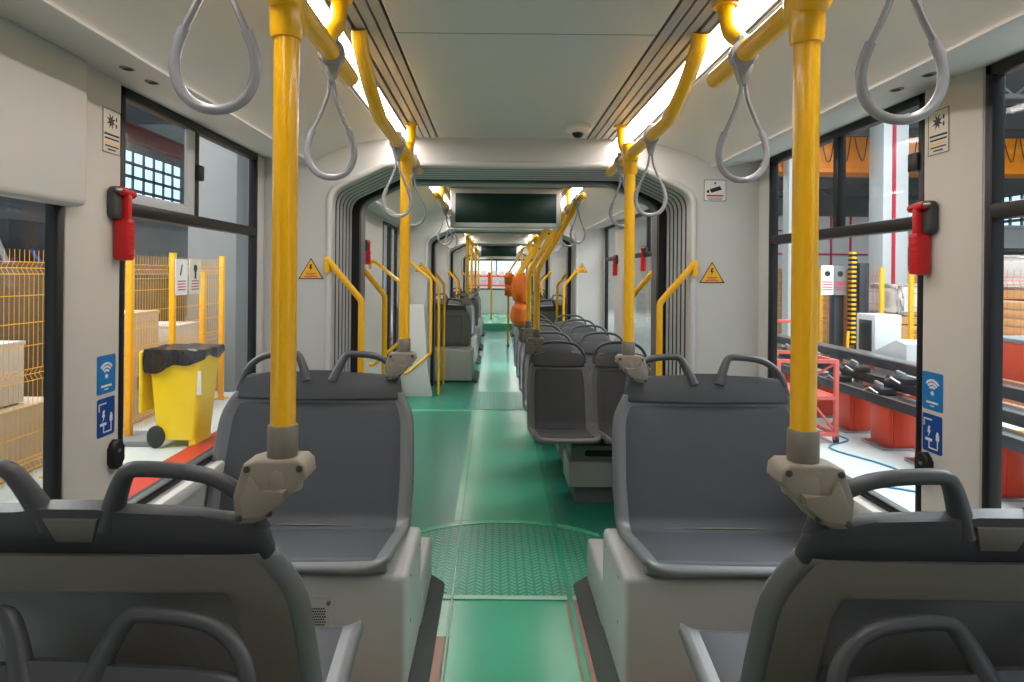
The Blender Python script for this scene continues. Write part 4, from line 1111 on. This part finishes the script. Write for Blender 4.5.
mm.build('braces', 'rose', t); MB().box((-TW, TD-.02, TH-.04), (TW, TD+.02, TH), .004).build('push_bar', 'rose', t)
for sx in (-1, 1):
    for sy in (-1, 1): MB().lathe([(.045, -.015), (.045, .015)], (sx*TW, sy*TD, .045), 14, (1, 0, 0)).build('castor', 'tyre', t)
for k, (x, y, l) in enumerate(((6.3, 7.6, 'yellow post seen through the nearest right window'), (6.75, 10.5, 'yellow post behind the sloping white cabinet'), (6.75, 11.3, 'yellow post behind the glass-door cabinet'), (6.75, 13.4, 'yellow post left of the dark columns'))):
    post(x, y, 2.0, l, g='yellow fence posts on the right')
mesh_panel((6.75, 11.34, 0), (6.75, 13.36, 0), GZ+.08, 1.6, 'orange wire mesh panel left of the cabinet', 'standred', .11, 'wire mesh fence panels on the right')
mesh_panel((6.75, 8.2, 0), (6.75, 10.46, 0), GZ+.08, 1.6, 'orange wire mesh panel behind the near right pillar', 'standred', .11, 'wire mesh fence panels on the right')
for k, (y, m_, l) in enumerate(((11.0, 'white', 'white safety sign at the dark columns on the right'), (10.75, 'grey', 'grey sign plate beside the white one on the right'))):
    fr = (Vector((0, 0, 0)), X, Z, -Y)
    t = MB().prism(rrect(.19, .46, .015), fr, 0, .01).build('safety_sign', m_, None, 30); t.location = (5.30-.20*(1-k), 9.98, 1.43); tag(t, l, 'sign', 'safety signs on the right')
    mm = MB().prism(ngon(10, .045, (0, .10)), fr, .009, .012)
    mm.build('figure', 'ink', t, 0); mm = MB()
    for q in range(4): mm.prism(rect(0, -.03-.04*q, .16, .016), fr, .009, .012)
    mm.build('text_lines', 'redink', t, 0)
def pallets(x, y, n, label, seed, h=.5, sx=1.2, sy=1.0, m='wood', g='wooden crates in the right hall'):
    """slatted crate on its runners"""
    t = empty('wooden_crate', (x, y, GZ), label, 'crate', g)
    H = n*h; mm = MB()
    k = 0
    z = .14
    while z < H:
        mm.box((-sx/2-.02, -sy/2-.02, z), (sx/2+.02, sy/2+.02, z+.10), .004); z += .125
    mm.build('boards', m, t); MB().box((-sx/2, -sy/2, .12), (sx/2, sy/2, H), .01).build('core', 'carton', t)
    mm = MB()
    for q in (-1, 0, 1): mm.box((q*sx*.42-.05, -sy/2, 0), (q*sx*.42+.05, sy/2, .13))
    mm.build('runners', m, t)
    mm = MB()
    for q in (-1, 1): mm.box((q*sx*.42-.05, -sy/2-.035, .1), (q*sx*.42+.05, sy/2+.035, H+.01))
    mm.build('battens', m, t)
pallets(6.9, 14.8, 4, 'tall slatted crate behind the sign on the right', 1); pallets(8.4, 14.2, 4, 'tall slatted crate right of the dark columns', 2); pallets(7.45, 11.5, 2, 'low slatted crate behind the mesh on the right', 3)
pallets(9.6, 12.2, 3, 'slatted crate behind the right pillar', 4); pallets(8.2, 9.6, 3, 'slatted crate seen through the nearest right window', 5, .5, 1.4, 1.4); pallets(9.2, 17.6, 5, 'high slatted crate far off on the right', 6); pallets(6.5, 17.5, 4, 'far slatted crate left of the trolley', 7)
def wrapped(x, y, z, sx, sy, sz, label, seed):
    rnd = random.Random(seed); m = MB().box((-sx/2, -sy/2, 0), (sx/2, sy/2, sz), .08, 4)
    bmesh.ops.subdivide_edges(m.bm, edges=list(m.bm.edges), cuts=2, use_grid_fill=True)
    for v in m.bm.verts: v.co += Vector((rnd.uniform(-.03, .03), rnd.uniform(-.03, .03), rnd.uniform(-.03, .03) if v.co.z > .1 else 0))
    o = m.build('wrapped_load', 'wrap', None, 60); o.location = (x, y, z); tag(o, label, 'pallet load', 'plastic wrapped loads')
    MB().box((-sx/2-.05, -sy/2-.05, -.13), (sx/2+.05, sy/2+.05, 0)).build('pallet', 'wood', o)
wrapped(7.45, 11.5, GZ+1.16, 1.1, .9, .55, 'plastic wrapped load on a crate above the white cabinets', 1); wrapped(8.2, 9.6, GZ+1.66, 1.2, 1.2, .5, 'plastic wrapped load seen through the nearest right window', 2)
struct(MB().box((7.55, 12.6, GZ), (8.05, 13.1, 6.3), .02).build('column_right', 'whitep')); struct(MB().box((6.15, 13.6, GZ), (6.45, 13.9, 6.3), .02).build('column_right', 'whitep'))
MB().box((7.72, 12.57, GZ), (7.78, 12.60, 6.3)).build('red_pipe', 'redink', bpy.context.scene.objects['column_right'])
t = empty('crane_bridge', (5.6, 14.0, 3.8), 'orange overhead crane bridge with looped cables, upper right window', 'crane')
MB().box((0, 0, 0), (12, .5, .75), .02).build('girder', 'crane', t); MB().box((0, -.06, -.04), (12, .56, .06), .01).build('lower_flange', 'crane', t)
m = MB()
for q in range(16): m.tube(catmull([(.3+.36*q, -.1, .72), (.40+.36*q, -.1, .25+.05*(q % 3)), (.5+.36*q, -.1, .22), (.58+.36*q, -.1, .72)], 10), .012, 5)
m.build('festoon_cable', 'ink', t)
t = empty('partition_panel', (6.6, 16.6, GZ), 'pale blue partition with a red grid far off on the right', 'partition')
MB().box((0, 0, 0), (3.2, .06, 3.4), .01).build('panel', 'winpale' if 'winpale' in M else 'whitep', t)
m = MB()
for q in range(7): m.box((.5*q, -.04, 0), (.5*q+.04, 0, 3.4))
for q in range(6): m.box((0, -.04, .6*q), (3.2, 0, .6*q+.04))
m.build('red_grid', 'redink', t, 0)
t = empty('orange_tank', (4.75, 5.35, .57), 'orange box on the machine line seen through the nearest right window', 'box')
MB().box((-.25, -.6, 0), (.35, .6, .36), .03).build('body', 'standred', t); MB().box((-.27, -.62, .34), (.37, .62, .38), .01).build('lid', 'grey', t)
m = MB().tube(catmull([(3.95, 4.0, 0), (3.4, 4.6, 0), (3.7, 5.2, 0), (3.2, 5.6, 0), (3.0, 5.1, 0), (3.4, 4.9, 0), (3.75, 6.0, 0), (3.5, 6.8, 0), (3.9, 7.2, 0), (3.6, 7.8, 0)], 70), .009, 6)
o = m.build('floor_cable', 'cable', None); o.location = (0, 0, GZ+.009); tag(o, 'blue cable looping over the white floor below the right window', 'cable')
# beyond the windscreen
def rack(x, y, label):
    t = empty('red_rack', (x, y, GZ), label, 'rack', 'red racks beyond the windscreen')
    for q in (0, 1, 2): MB().box((q*.7-.04, -.4, 0), (q*.7+.04, .4, 1.9)).build('upright', 'standred', t)
    for z in (.9, 1.3, 1.7): MB().box((0, -.42, z), (1.4, .42, z+.06)).build('shelf', 'standred', t)
    m = MB()
    for z in (.96, 1.36, 1.76):
        for q in range(4): m.box((.05+.34*q, -.3, z), (.28+.34*q, .3, z+.2))
    m.build('boxes', 'whitep', t)
for x, l in ((-1.75, 'left red rack beyond the windscreen'), (-.3, 'middle red rack beyond the windscreen'), (1.15, 'right red rack beyond the windscreen')): rack(x, 27.5, l)
